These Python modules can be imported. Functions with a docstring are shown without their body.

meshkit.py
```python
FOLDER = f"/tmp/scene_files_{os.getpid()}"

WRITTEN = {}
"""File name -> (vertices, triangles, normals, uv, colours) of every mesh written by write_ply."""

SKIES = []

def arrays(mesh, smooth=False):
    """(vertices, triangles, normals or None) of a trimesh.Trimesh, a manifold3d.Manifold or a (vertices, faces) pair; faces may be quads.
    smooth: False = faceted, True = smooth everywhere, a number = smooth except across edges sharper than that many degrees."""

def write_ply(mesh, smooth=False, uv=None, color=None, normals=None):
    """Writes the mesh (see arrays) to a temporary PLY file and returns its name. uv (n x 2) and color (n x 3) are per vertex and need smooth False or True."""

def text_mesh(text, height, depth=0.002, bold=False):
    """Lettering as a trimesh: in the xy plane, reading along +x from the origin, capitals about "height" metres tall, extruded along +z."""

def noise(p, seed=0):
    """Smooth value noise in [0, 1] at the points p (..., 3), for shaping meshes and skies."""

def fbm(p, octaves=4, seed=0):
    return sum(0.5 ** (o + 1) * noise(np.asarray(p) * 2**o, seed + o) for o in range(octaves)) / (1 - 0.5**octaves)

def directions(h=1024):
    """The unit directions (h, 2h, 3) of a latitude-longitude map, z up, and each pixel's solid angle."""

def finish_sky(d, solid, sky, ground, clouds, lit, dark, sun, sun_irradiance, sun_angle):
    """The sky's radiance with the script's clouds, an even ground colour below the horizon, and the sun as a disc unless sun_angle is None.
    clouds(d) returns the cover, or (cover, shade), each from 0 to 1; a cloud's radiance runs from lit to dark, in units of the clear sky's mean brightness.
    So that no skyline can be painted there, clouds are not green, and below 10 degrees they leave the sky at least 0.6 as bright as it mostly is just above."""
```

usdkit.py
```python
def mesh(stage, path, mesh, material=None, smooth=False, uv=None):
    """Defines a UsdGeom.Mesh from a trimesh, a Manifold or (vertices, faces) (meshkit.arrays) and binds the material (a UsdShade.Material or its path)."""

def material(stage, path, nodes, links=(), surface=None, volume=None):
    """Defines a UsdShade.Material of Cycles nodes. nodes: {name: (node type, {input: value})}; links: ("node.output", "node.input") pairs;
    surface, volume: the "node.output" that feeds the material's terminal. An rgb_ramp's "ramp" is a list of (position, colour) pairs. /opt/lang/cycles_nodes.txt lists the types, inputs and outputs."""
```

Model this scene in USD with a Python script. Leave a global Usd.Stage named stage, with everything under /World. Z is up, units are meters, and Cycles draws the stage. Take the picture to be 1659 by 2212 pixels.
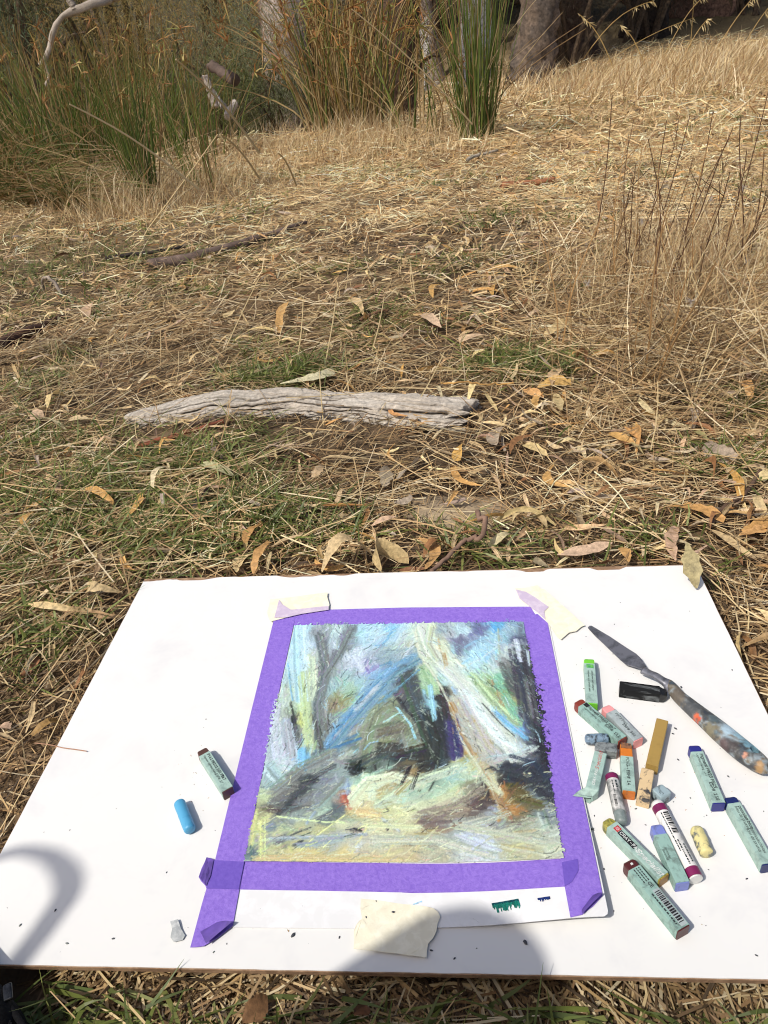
import math, numpy as np, trimesh, usdkit, meshkit
from pxr import Usd, UsdGeom, UsdLux, UsdShade, Sdf, Gf, Vt
from scipy.spatial import cKDTree
import manifold3d as m3

stage = Usd.Stage.CreateInMemory()
UsdGeom.SetStageUpAxis(stage, "Z")
UsdGeom.SetStageMetersPerUnit(stage, 1.0)
UsdGeom.Xform.Define(stage, "/World")
UsdGeom.Scope.Define(stage, "/World/Looks")

# ------------------------------------------------------------------ camera, sky, sun
H = 0.55                                   # lens above the drawing board's face (z = 0)
FPX, CX, CY = 1654.7, 829.5, 1106.0        # lens in units of a 1659 x 2212 picture
R = np.array([[0.99555924, 0.03366078, 0.08791328], [0.05636094, 0.53487803, -0.84304741], [-0.07540052, 0.84425852, 0.53060561]])
cam = UsdGeom.Camera.Define(stage, "/World/camera")
cam.CreateFocalLengthAttr(26.0)
cam.CreateHorizontalApertureAttr(26.0 * 1659 / FPX)
cam.CreateVerticalApertureAttr(26.0 * 2212 / FPX)
cam.CreateClippingRangeAttr(Gf.Vec2f(0.02, 400))
cam.CreateExposureAttr(0.06)
cm = np.eye(4); cm[:3, :3] = R.T; cm[3, :3] = (0, 0, H)
cam.AddTransformOp().Set(Gf.Matrix4d(*cm.ravel().tolist()))

ELEV, AZ = math.radians(52), math.radians(40)
SUN = np.array([-math.cos(AZ) * math.cos(ELEV), -math.sin(AZ) * math.cos(ELEV), math.sin(ELEV)])
sky_mat = usdkit.material(stage, "/World/Looks/sky_look", {
    "sky": ("sky_texture", {"sky_type": "single_scattering", "sun_disc": False, "aerosol_density": 3.5, "sun_elevation": ELEV, "sun_rotation": math.atan2(SUN[0], SUN[1])}),
    "bg": ("background_shader", {"strength": 0.12})}, [("sky.color", "bg.color")], surface="bg.background")
dome = UsdLux.DomeLight.Define(stage, "/World/sky")
dome.GetPrim().SetCustomDataByKey("kind", "structure")
UsdShade.MaterialBindingAPI.Apply(dome.GetPrim()).Bind(sky_mat)
sun = UsdLux.DistantLight.Define(stage, "/World/sun")
sun.CreateIntensityAttr(0.92); sun.CreateAngleAttr(0.8); sun.CreateNormalizeAttr(True); sun.CreateColorAttr(Gf.Vec3f(1.0, 0.955, 0.875))
zx = SUN; xx = np.cross([0, 0, 1.0], zx); xx /= np.linalg.norm(xx); yx = np.cross(zx, xx)
sm = np.eye(4); sm[0, :3], sm[1, :3], sm[2, :3] = xx, yx, zx
sun.AddTransformOp().Set(Gf.Matrix4d(*sm.ravel().tolist()))

# ------------------------------------------------------------------ helpers
rng = np.random.default_rng(7)
S1 = 1659 / 2500.0


def ray(px, py):
    d = R @ np.array([(px - CX) / FPX, -(py - CY) / FPX, -1.0])
    return d


def gz(px, py, z=0.0):
    d = ray(px, py)
    return np.array([0, 0, H]) + d * ((H - z) / -d[2])


def atY(px, py, Y):
    d = ray(px, py)
    return np.array([0, 0, H]) + d * (Y / d[1])


def zoomed(ox, oy, x1, width=1659):
    s = width / (x1 - ox)
    return lambda x, y: ((ox + x / s) * S1, (oy + y / s) * S1)


Z1 = zoomed(850, 1950, 1400); Z2 = zoomed(1300, 1950, 1850); Z3 = zoomed(780, 2380, 1330); Z4 = zoomed(1300, 2380, 1900)
S6 = zoomed(1800, 1950, 2500); S7 = zoomed(1800, 2500, 2500); BL = zoomed(0, 2300, 1250); RA = zoomed(0, 800, 1250); RB = zoomed(1250, 800, 2500)
T5 = zoomed(700, 1850, 2000); BT = zoomed(560, 2700, 1360); BS = zoomed(1300, 2700, 2100)


def lin(c, k=0.85):
    c = np.asarray(c, float) / 255.0
    return np.where(c <= 0.04045, c / 12.92, ((c + 0.055) / 1.055) ** 2.4) * k


def smooth(a, b, x):
    t = np.clip((x - a) / (b - a), 0, 1)
    return t * t * (3 - 2 * t)


used = {}


def numbered(name, parent):
    k = (parent, name)
    n = used.get(k, 0); used[k] = n + 1
    return name if n == 0 else f"{name}_{n:03d}"


def tag(prim, label=None, cat=None, group=None, kind=None):
    p = prim.GetPrim() if hasattr(prim, "GetPrim") else prim
    for k, v in (("label", label), ("category", cat), ("group", group), ("kind", kind)):
        if v:
            p.SetCustomDataByKey(k, v)
    return prim


def obj(name, mesh, mat, parent="/World", col=None, smo=False, uv=None):
    parent = str(parent.GetPath()) if hasattr(parent, "GetPath") else parent
    path = f"{parent}/{numbered(name, parent)}"
    m = usdkit.mesh(stage, path, mesh, M[mat] if isinstance(mat, str) else mat, smooth=smo)
    if col is not None:
        UsdGeom.PrimvarsAPI(m).CreatePrimvar("col", Sdf.ValueTypeNames.Color3fArray, "vertex").Set(Vt.Vec3fArray.FromNumpy(np.asarray(col, np.float32)))
    return m


def thing(name, label, cat, group=None, loc=None):
    x = UsdGeom.Xform.Define(stage, f"/World/{numbered(name, '/World')}")
    if loc is not None:
        x.AddTranslateOp().Set(Gf.Vec3d(*map(float, loc)))
    tag(x, label, cat, group)
    return x


def cat_mesh(parts):
    v, f, c, n = [], [], [], 0
    for p in parts:
        v.append(p[0]); f.append(p[1] + n); n += len(p[0])
        if len(p) > 2: c.append(p[2])
    return np.vstack(v), np.vstack(f), (np.vstack(c) if c else None)


def ribbons(base, dirs, length, width, bend, segs, side=None, taper="both", col=None, colvar=0.0):
    """Flat blades: base (N,3), dirs (N,3) unit, bend (N,3) added with t^2."""
    n = len(base); t = np.linspace(0, 1, segs + 1)
    pts = base[:, None] + dirs[:, None] * (t[None, :, None] * length[:, None, None]) + bend[:, None] * (t ** 2)[None, :, None]
    if side is None:
        up = rng.normal(0, 0.5, (n, 3)) + [0, 0, 1]
        side = np.cross(dirs, up)
    side = side / np.maximum(np.linalg.norm(side, axis=1, keepdims=True), 1e-9)
    if taper == "both": w = np.clip(np.sin(np.pi * (0.12 + 0.83 * t)), 0.15, 1)
    elif taper == "tip": w = np.clip(1.05 - t ** 1.7, 0.06, 1)
    else: w = np.ones_like(t)
    off = side[:, None] * (width[:, None] * w[None] * 0.5)[..., None]
    v = np.stack([pts - off, pts + off], 2).reshape(-1, 3)
    k = np.arange(segs) * 2
    q = np.concatenate([np.stack([k, k + 1, k + 3], 1), np.stack([k, k + 3, k + 2], 1)])
    f = (q[None] + (np.arange(n) * (segs + 1) * 2)[:, None, None]).reshape(-1, 3)
    c = None
    if col is not None:
        c = np.repeat(col, (segs + 1) * 2, axis=0)
    return v, f, c


def tubes(paths, radii, sides=5, caps=True):
    """paths (N,K,3), radii (N,K)."""
    paths = np.asarray(paths, float); radii = np.asarray(radii, float)
    n, k, _ = paths.shape
    tan = np.gradient(paths, axis=1); tan /= np.maximum(np.linalg.norm(tan, axis=2, keepdims=True), 1e-9)
    ref = np.where(np.abs(tan[:, :1, 2:3]) > 0.8, np.array([1.0, 0.05, 0]), np.array([0, 0.03, 1.0]))
    a = np.cross(tan, np.broadcast_to(ref, tan.shape)); a /= np.maximum(np.linalg.norm(a, axis=2, keepdims=True), 1e-9)
    b = np.cross(tan, a)
    th = np.arange(sides) / sides * 2 * np.pi
    v = paths[:, :, None] + radii[:, :, None, None] * (a[:, :, None] * np.cos(th)[:, None] + b[:, :, None] * np.sin(th)[:, None])
    v = v.reshape(n, k * sides, 3)
    i = np.arange(k - 1)[:, None] * sides; j = np.arange(sides)[None]; j2 = (j + 1) % sides
    q = np.stack([i + j, i + sides + j, i + sides + j2, i + j2], -1).reshape(-1, 4)
    f = np.concatenate([q[:, [0, 1, 2]], q[:, [0, 2, 3]]])
    if caps:
        e = (k - 1) * sides
        f = np.concatenate([f, [[0, x, x + 1] for x in range(1, sides - 1)], [[e, e + x + 1, e + x] for x in range(1, sides - 1)]])
    F = (f[None] + (np.arange(n) * k * sides)[:, None, None]).reshape(-1, 3)
    return v.reshape(-1, 3), F


def poly_prism(pts, z0, z1, grid=None):
    from shapely.geometry import Polygon
    m = trimesh.creation.extrude_polygon(Polygon(pts), z1 - z0, engine="earcut")
    m.apply_translation([0, 0, z0])
    return m


# ------------------------------------------------------------------ materials
M = {}


def mat_col(name, rough=0.8, translucent=0.0, grain=0.0, gscale=60, spec=0.3, bump=0.0, bscale=400):
    nodes = {"a": ("attribute", {"attribute": "col"}), "p": ("principled_bsdf", {"roughness": rough, "specular_ior_level": spec})}
    links, src = [], "a.color"
    if grain:
        nodes["tc"] = ("geometry", {}); nodes["n"] = ("noise_texture", {"scale": gscale, "detail": 5.0, "roughness": 0.65})
        nodes["r"] = ("map_range", {"from_min": 0.3, "from_max": 0.7, "to_min": 1 - grain, "to_max": 1 + grain * 0.6})
        nodes["m"] = ("mix", {"mix_type": "multiply", "fac": 1.0})
        links += [("tc.position", "n.vector"), ("n.fac", "r.value"), ("a.color", "m.color1"), ("r.result", "m.color2")]
        src = "m.color"
    if bump:
        nodes["g2"] = ("geometry", {}); nodes["n2"] = ("noise_texture", {"scale": bscale, "detail": 4.0})
        nodes["b"] = ("bump", {"strength": bump, "distance": 0.002})
        links += [("g2.position", "n2.vector"), ("n2.fac", "b.height"), ("b.normal", "p.normal")]
    links.append((src, "p.base_color"))
    out = "p.BSDF"
    if translucent:
        nodes["t"] = ("translucent_bsdf", {}); nodes["x"] = ("mix_closure", {"fac": translucent})
        links += [(src, "t.color"), ("p.BSDF", "x.closure1"), ("t.BSDF", "x.closure2")]
        out = "x.closure"
    M[name] = usdkit.material(stage, f"/World/Looks/{name}", nodes, links, surface=out)


def mat_noise(name, c1, c2, scale=200, lo=0.45, hi=0.6, rough=0.6, spec=0.4, bump=0.15, stretch=(1, 1, 1), metallic=0.0, c3=None, coord="object", distance=0.001):
    """Two (three) own colours of a thing, smeared into each other."""
    nodes = {"g": ("texture_coordinate", {}) if coord == "object" else ("geometry", {}), "mp": ("mapping", {"scale": stretch}),
             "n": ("noise_texture", {"scale": scale, "detail": 6.0, "roughness": 0.65, "distortion": 0.4}),
             "r": ("rgb_ramp", {"ramp": [(0, c1), (lo, c1), (hi, c2), (1, c3 if c3 is not None else c2)]}),
             "b": ("bump", {"strength": bump, "distance": distance}),
             "p": ("principled_bsdf", {"roughness": rough, "specular_ior_level": spec, "metallic": metallic})}
    links = [("g.object" if coord == "object" else "g.position", "mp.vector"), ("mp.vector", "n.vector"), ("n.fac", "r.fac"), ("r.color", "p.base_color"), ("n.fac", "b.height"), ("b.normal", "p.normal")]
    M[name] = usdkit.material(stage, f"/World/Looks/{name}", nodes, links, surface="p.BSDF")
    return M[name]


mat_col("straw_look", 0.62, 0.22, spec=0.35)
mat_col("grass_look", 0.5, 0.3, spec=0.4)
mat_col("dry_leaf_look", 0.6, 0.18, grain=0.45, gscale=190, spec=0.3, bump=0.4, bscale=260)
mat_col("foliage_look", 0.55, 0.42, spec=0.3)
mat_col("bark_look", 0.9, grain=0.7, gscale=28, bump=1.0, bscale=45)
mat_col("wood_look", 0.88, grain=0.35, gscale=160, bump=0.6, bscale=300)
mat_col("soil_look", 0.95, grain=0.5, gscale=45, bump=0.9, bscale=150)
mat_col("pigment_look", 0.52, spec=0.3, grain=0.12, gscale=900)
mat_col("painted_look", 0.5, spec=0.4, grain=0.15, gscale=300, bump=0.3, bscale=500)
mat_noise("board_white", lin((236, 235, 232), 0.86), lin((228, 227, 226), 0.86), scale=14, lo=0.52, hi=0.68, rough=0.42, bump=0.03, spec=0.35, c3=lin((216, 216, 216)))
mat_noise("board_core", lin((140, 110, 84)), lin((172, 140, 110)), scale=90, rough=0.9, bump=0.4)
mat_noise("paper_white", lin((230, 230, 230), 0.88), lin((238, 238, 239), 0.88), scale=60, rough=0.8, bump=0.05)
mat_noise("purple_tape", lin((130, 100, 200), 0.9), lin((152, 122, 216), 0.9), scale=340, lo=0.35, hi=0.66, rough=0.6, bump=0.6, c3=lin((112, 98, 150)))
mat_noise("purple_tape_double", lin((104, 80, 180), 0.9), lin((118, 92, 192), 0.9), scale=260, lo=0.35, hi=0.7, rough=0.55, bump=0.25)
mat_noise("purple_tape_smoky", lin((78, 60, 128), 0.9), lin((116, 88, 182), 0.9), scale=60, lo=0.35, hi=0.7, rough=0.6, bump=0.2)
mat_noise("cream_tape", lin((233, 226, 202), 0.93), lin((242, 236, 214), 0.93), scale=120, rough=0.6, bump=0.25)
mat_noise("cream_over_purple", lin((200, 184, 206), 0.9), lin((214, 200, 216), 0.9), scale=120, rough=0.6, bump=0.2)

# ------------------------------------------------------------------ terrain
BX0, BX1, BY0, BY1 = -0.693 * H, 0.509 * H, 0.502 * H, 1.342 * H      # the drawing board's rectangle


def ground(x, y):
    x = np.asarray(x, float); y = np.asarray(y, float)
    p = np.stack([x, y, np.zeros_like(x)], -1)
    big = (meshkit.fbm(p * 0.55 + 11, 3, 3) - 0.5) * 0.22
    near = smooth(0.9, 3.5, np.hypot(x, y))
    z = -0.034 + big * near * 0.8 + (meshkit.fbm(p * 7.0 + 5, 3, 5) - 0.5) * 0.028
    drop = smooth(5.6, 9.5, y) * smooth(0.8, -1.4, x)
    z = z - 0.7 * drop
    z = z + 0.06 * np.clip(x - 1.2, 0, 30) * smooth(3, 8, y) * (1 - 0.0 * y)
    z = z + 0.22 * np.clip(y - 13 - 0.15 * np.abs(x), 0, 60) + 0.10 * np.clip(-x - 9, 0, 50) + 0.05 * np.clip(x - 9, 0, 50)
    return z


def on_ground(px, py, lift=0.0):
    d = ray(px, py); o = np.array([0, 0, H]); t = 0.3
    for _ in range(1200):
        q = o + d * t
        if q[2] <= ground(q[0], q[1]) + lift: break
        t *= 1.006
    return q


def axis(dense, far, n0, n1):
    a = np.linspace(0, dense, n0)
    b = dense + (far - dense) * np.linspace(0, 1, n1 + 1)[1:] ** 2.2
    return np.concatenate([a, b])


ax_pos = axis(2.2, 70, 95, 50)
gx = np.concatenate([-ax_pos[::-1][:-1], ax_pos])
gy = np.concatenate([-axis(0.3, 40, 6, 20)[::-1][:-1], axis(3.0, 90, 140, 70)])
GX, GY = np.meshgrid(gx, gy)
GZ = ground(GX, GY)
inb = (GX > BX0 - 0.02) & (GX < BX1 + 0.02) & (GY > BY0 - 0.02) & (GY < BY1 + 0.02)
GZ = np.where(inb, np.minimum(GZ, -0.028), GZ)
gv = np.stack([GX, GY, GZ], -1).reshape(-1, 3)
ny, nx = GX.shape
i = (np.arange(ny - 1)[:, None] * nx + np.arange(nx - 1)[None]).ravel()
gf = np.concatenate([np.stack([i, i + 1, i + nx + 1], 1), np.stack([i, i + nx + 1, i + nx], 1)])
pn = gv * [1, 1, 0]
k1 = meshkit.fbm(pn * 2.2, 4, 21)[:, None]; k2 = meshkit.fbm(pn * 9, 3, 22)[:, None]; k3 = meshkit.fbm(pn * 0.8 + 3, 3, 23)[:, None]
soil = lin((76, 64, 52)) * (1 - k1) + lin((126, 104, 76)) * k1
soil = soil * (0.65 + 0.7 * k2)
far = smooth(2.2, 5.5, np.hypot(gv[:, 0], gv[:, 1]))[:, None]
dry = lin((178, 152, 110)) * (0.5 + 1.0 * k2)
soil = soil * (1 - far) + dry * far
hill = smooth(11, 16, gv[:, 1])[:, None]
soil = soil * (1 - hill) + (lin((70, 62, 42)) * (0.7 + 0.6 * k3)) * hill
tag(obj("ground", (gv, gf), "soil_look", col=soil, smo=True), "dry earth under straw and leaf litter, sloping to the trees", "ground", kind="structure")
# the bare patch of grey sandy soil behind the board
bp = on_ground(985, 1110)


def soil_patch():
    n = 26; parts = []
    rr = np.linspace(0, 1, 14); th = np.linspace(0, 2 * np.pi, 40, endpoint=False)
    RR, TT = np.meshgrid(rr, th)
    rad = 0.085 * (0.7 + 0.6 * meshkit.noise(np.stack([np.cos(TT) * 1.5 + 4, np.sin(TT) * 1.5, RR * 0], -1), 5))
    X = bp[0] + RR * rad * np.cos(TT) * 1.1; Y = bp[1] + RR * rad * np.sin(TT) * 0.8
    Z = ground(X, Y) + 0.006 * (1 - RR ** 2) + 0.007 * (meshkit.fbm(np.stack([X, Y, X * 0], -1) * 60, 3, 8) - 0.5) * (1 - RR ** 4) - 0.006 * RR ** 6
    v = np.stack([X, Y, Z], -1).reshape(-1, 3); a, b = X.shape
    f = [[i * b + j, i * b + j + 1, ((i + 1) % a) * b + j + 1] for i in range(a) for j in range(b - 1)] + [[i * b + j, ((i + 1) % a) * b + j + 1, ((i + 1) % a) * b + j] for i in range(a) for j in range(b - 1)]
    c = lin((158, 140, 114)) * (0.75 + 0.5 * meshkit.fbm(v * 40, 3, 4)[:, None])
    return (v, np.array(f)[:, ::-1]), c


sp, sc = soil_patch()
tag(obj("soil", sp, "soil_look", col=sc, smo=True), "bare patch of sandy grey soil behind the drawing board", "soil", kind="structure")


# ------------------------------------------------------------------ straw, litter and grass
def fan(n, d0, d1, half=0.80, power=1.0):
    """n random ground points seen from about where the artist sits; power 2 = even over the ground, less = denser near."""
    u = rng.random(n); d = (d0 ** power + u * (d1 ** power - d0 ** power)) ** (1 / power)
    a = rng.uniform(-half, half, n) - 0.03
    return d * np.sin(a), d * np.cos(a)


def off_board(x, y, m=0.0):
    return ~((x > BX0 - m) & (x < BX1 + m) & (y > BY0 - m) & (y < BY1 + m))


def field(x, y, s, seed):
    return meshkit.fbm(np.stack([x * s + 31.7, y * s + 8.3, np.zeros_like(x)], -1), 3, seed)


STRAW = np.array([lin(c) for c in ((226, 203, 158), (208, 180, 134), (240, 222, 184), (188, 156, 112), (164, 132, 94), (218, 194, 146), (200, 168, 118))])
DULL = np.array([lin(c) for c in ((146, 120, 86), (122, 98, 70), (104, 84, 62), (164, 136, 98), (90, 74, 56))])


def straw_layer(n, d0, d1, lmin, lmax, wmin, wmax, zlo, zhi, pal, segs, pitch=0.12, power=1.5, half=0.80, keep=None, around=None):
    if around is None:
        x, y = fan(n, d0, d1, half, power)
    else:
        x = around[0] + rng.normal(0, around[2], n); y = around[1] + rng.normal(0, around[3], n)
    ln = rng.uniform(lmin, lmax, n) * rng.uniform(0.6, 1, n)
    main = rng.random(n) < 0.42
    yaw = np.where(main, rng.normal(0.35, 0.6, n), rng.uniform(0, 2 * np.pi, n)) + (field(x, y, 2.3, 41) - 0.5) * 5.0 + np.pi * (rng.random(n) < 0.5)
    pi_ = rng.normal(0.02, pitch, n)
    d = np.stack([np.cos(yaw) * np.cos(pi_), np.sin(yaw) * np.cos(pi_), np.sin(pi_)], 1)
    x0 = x - d[:, 0] * ln / 2; y0 = y - d[:, 1] * ln / 2
    ob = (lambda a, b: off_board(a, b, 0.004)) if zhi > 0.0105 else (lambda a, b: off_board(a, b, -0.045))
    ok = ob(x, y) & ob(x0, y0) & ob(x + d[:, 0] * ln / 2, y + d[:, 1] * ln / 2)
    if keep is not None: ok &= keep(x, y)
    bend = rng.normal(0, 0.15, (n, 3)) * ln[:, None] * [1, 1, 0.35] * np.where(rng.random((n, 1)) < 0.12, 2.6, 1.0)
    ok &= ob(x0 + d[:, 0] * ln + bend[:, 0], y0 + d[:, 1] * ln + bend[:, 1]) & ob(x + bend[:, 0] * .3, y + bend[:, 1] * .3)
    x, y, x0, y0, ln, d, bend = x[ok], y[ok], x0[ok], y0[ok], ln[ok], d[ok], bend[ok]
    m = len(x)
    z = ground(x, y) + rng.uniform(zlo, zhi, m) - d[:, 2] * ln / 2
    w = rng.uniform(wmin, wmax, m)
    tone = (0.34 + 0.75 * field(x, y, 2.1, 44) + 0.55 * field(x, y, 9.0, 45) + rng.normal(0, 0.10, m))[:, None]
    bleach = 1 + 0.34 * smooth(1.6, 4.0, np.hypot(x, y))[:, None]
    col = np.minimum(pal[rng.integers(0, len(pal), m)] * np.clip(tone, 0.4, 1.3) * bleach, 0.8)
    return ribbons(np.stack([x0, y0, z], 1), d, ln, w, bend, segs, col=col, taper="none")


not_log = lambda x, y: ~((np.abs(y - 1.20) < 0.03) & (x > -0.55) & (x < 0.02) & (rng.random(len(x)) < 0.55))
thin = lambda x, y: rng.random(len(x)) < 0.25 + 1.5 * smooth(0.38, 0.62, field(x, y, 4.0, 46))
soilfree = lambda x, y: not_log(x, y) & ((np.hypot(x - bp[0], (y - bp[1]) * 1.3) > 0.075) | (rng.random(len(x)) < 0.12))
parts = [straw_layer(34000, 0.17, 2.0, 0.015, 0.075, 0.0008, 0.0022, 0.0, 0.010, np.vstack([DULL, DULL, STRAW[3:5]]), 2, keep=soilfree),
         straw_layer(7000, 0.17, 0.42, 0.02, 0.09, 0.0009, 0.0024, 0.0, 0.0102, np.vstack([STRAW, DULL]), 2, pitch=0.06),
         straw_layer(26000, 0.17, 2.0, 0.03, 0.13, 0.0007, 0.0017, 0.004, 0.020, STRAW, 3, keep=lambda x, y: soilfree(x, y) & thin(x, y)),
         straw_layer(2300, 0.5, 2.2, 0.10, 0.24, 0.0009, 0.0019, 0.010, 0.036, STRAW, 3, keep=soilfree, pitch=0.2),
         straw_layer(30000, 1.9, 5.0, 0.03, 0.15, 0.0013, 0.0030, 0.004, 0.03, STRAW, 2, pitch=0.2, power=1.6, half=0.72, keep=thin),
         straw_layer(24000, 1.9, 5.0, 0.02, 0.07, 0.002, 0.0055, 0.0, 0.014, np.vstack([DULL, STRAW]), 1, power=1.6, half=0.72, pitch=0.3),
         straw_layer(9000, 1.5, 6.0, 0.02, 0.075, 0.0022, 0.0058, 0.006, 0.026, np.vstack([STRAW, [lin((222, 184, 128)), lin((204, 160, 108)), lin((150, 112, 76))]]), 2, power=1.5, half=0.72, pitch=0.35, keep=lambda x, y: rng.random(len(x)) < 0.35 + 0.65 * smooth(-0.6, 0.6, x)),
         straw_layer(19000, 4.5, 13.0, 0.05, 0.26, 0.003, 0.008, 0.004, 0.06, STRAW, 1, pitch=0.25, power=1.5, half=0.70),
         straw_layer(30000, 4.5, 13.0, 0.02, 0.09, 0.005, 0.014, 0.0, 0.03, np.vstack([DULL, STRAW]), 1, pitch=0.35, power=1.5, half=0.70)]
v, f, c = cat_mesh(parts)
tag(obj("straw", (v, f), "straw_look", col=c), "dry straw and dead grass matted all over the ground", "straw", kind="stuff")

# short standing dead grass: base of the reeds, right-hand bank, round the dry weeds


def standing(n, x, y, hmin, hmax, wmin, wmax, pal, lean=0.35, wind=(0.1, 0.05), segs=3):
    m = len(x); h = rng.uniform(hmin, hmax, m) * rng.uniform(0.5, 1, m)
    d = np.stack([rng.normal(wind[0], lean, m), rng.normal(wind[1], lean, m), np.ones(m)], 1); d /= np.linalg.norm(d, axis=1, keepdims=True)
    bend = np.stack([rng.normal(0.1, 0.3, m), rng.normal(0, 0.3, m), -np.abs(rng.normal(0.1, 0.12, m))], 1) * h[:, None]
    base = np.stack([x, y, ground(x, y)], 1)
    ok = off_board(x, y, 0.02) & off_board(x + d[:, 0] * h, y + d[:, 1] * h, 0.02)
    col = pal[rng.integers(0, len(pal), m)] * rng.uniform(0.75, 1.15, (m, 1))
    return ribbons(base[ok], d[ok], h[ok], rng.uniform(wmin, wmax, m)[ok], bend[ok], segs, col=col[ok], taper="tip", side=rng.normal(0, 1, (int(ok.sum()), 3)) * [1, 0.4, 0.1])


sx, sy, parts = [], [], []
x, y = fan(14000, 3.6, 12, 0.7, 1.7); k = ((field(x, y, 0.9, 51) > 0.47) & (x > 1.3 - 0.1 * y) & (y > 4.2)) | ((field(x, y, 1.3, 52) > 0.60) & (y < 5))
parts.append(standing(0, x[k], y[k], 0.05, 0.24, 0.002, 0.005, STRAW))
x, y = fan(3600, 1.3, 4.2, 0.7, 1.5); k = field(x, y, 1.6, 53) > 0.5
parts.append(standing(0, x[k], y[k], 0.04, 0.16, 0.001, 0.002, STRAW))
# tuft bands at the foot of the reeds
for px, py, n, s in ((330, 440, 700, 0.18), (470, 400, 500, 0.2), (260, 470, 380, 0.14), (600, 330, 500, 0.3), (700, 320, 500, 0.3), (800, 300, 500, 0.35), (880, 300, 350, 0.3), (960, 330, 260, 0.25), (700, 350, 400, 0.3)):
    q = on_ground(px, py)
    parts.append(standing(0, q[0] + rng.normal(0, s, n), q[1] + rng.normal(0, s * 0.8, n), 0.08, 0.30, 0.0016, 0.0035, STRAW, lean=0.4))
# matted dead stems under the weeds at the right
for px, py, n, s in ((1300, 185, 900, 0.7), (1420, 165, 1200, 0.8), (1540, 150, 1300, 0.8), (1640, 140, 1300, 0.8), (1500, 190, 900, 0.7)):
    q = on_ground(px, py)
    parts.append(standing(0, q[0] + rng.normal(0, s, n), q[1] + rng.normal(0, s, n), 0.10, 0.34, 0.005, 0.009, STRAW, lean=0.4, wind=(0.25, 0)))
for px, py, n, s in ((1420, 690, 260, 0.11), (1520, 660, 320, 0.13), (1620, 660, 320, 0.12), (1350, 600, 160, 0.10), (1560, 780, 200, 0.09), (1640, 560, 260, 0.2)):
    q = on_ground(px, py)
    parts.append(standing(0, q[0] + rng.normal(0, s, n), q[1] + rng.normal(0, s, n), 0.14, 0.40, 0.0014, 0.0026, np.vstack([STRAW, STRAW, DULL[:1]]), lean=0.5, wind=(0.3, 0.1), segs=4))
for px, py, n, s in ((1420, 690, 560, 0.13), (1330, 610, 320, 0.12), (1560, 620, 520, 0.15), (1500, 780, 420, 0.11), (1630, 700, 380, 0.11), (1400, 560, 200, 0.14), (1600, 820, 300, 0.1), (1450, 880, 160, 0.08)):
    q = on_ground(px, py)
    parts.append(standing(0, q[0] + rng.normal(0, s, n), q[1] + rng.normal(0, s, n), 0.05, 0.22, 0.0011, 0.0021, np.vstack([STRAW, DULL]), lean=0.9, wind=(0.5, 0.25)))
    m = n // 2
    parts.append(straw_layer(m, 0, 0, 0.12, 0.34, 0.0012, 0.0024, 0.02, 0.10, np.vstack([STRAW, STRAW, DULL]), 3, pitch=0.35, around=(q[0], q[1], s * 1.1, s * 1.0)))
v, f, c = cat_mesh(parts)
tag(obj("dead_grass", (v, f), "straw_look", col=c), "pale dead grass standing in tufts over the bank and under the reeds", "dead grass", kind="stuff")

GREEN = np.array([lin(c) for c in ((112, 122, 56), (126, 136, 66), (94, 108, 50), (142, 146, 82), (116, 126, 70), (102, 114, 60))])


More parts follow.
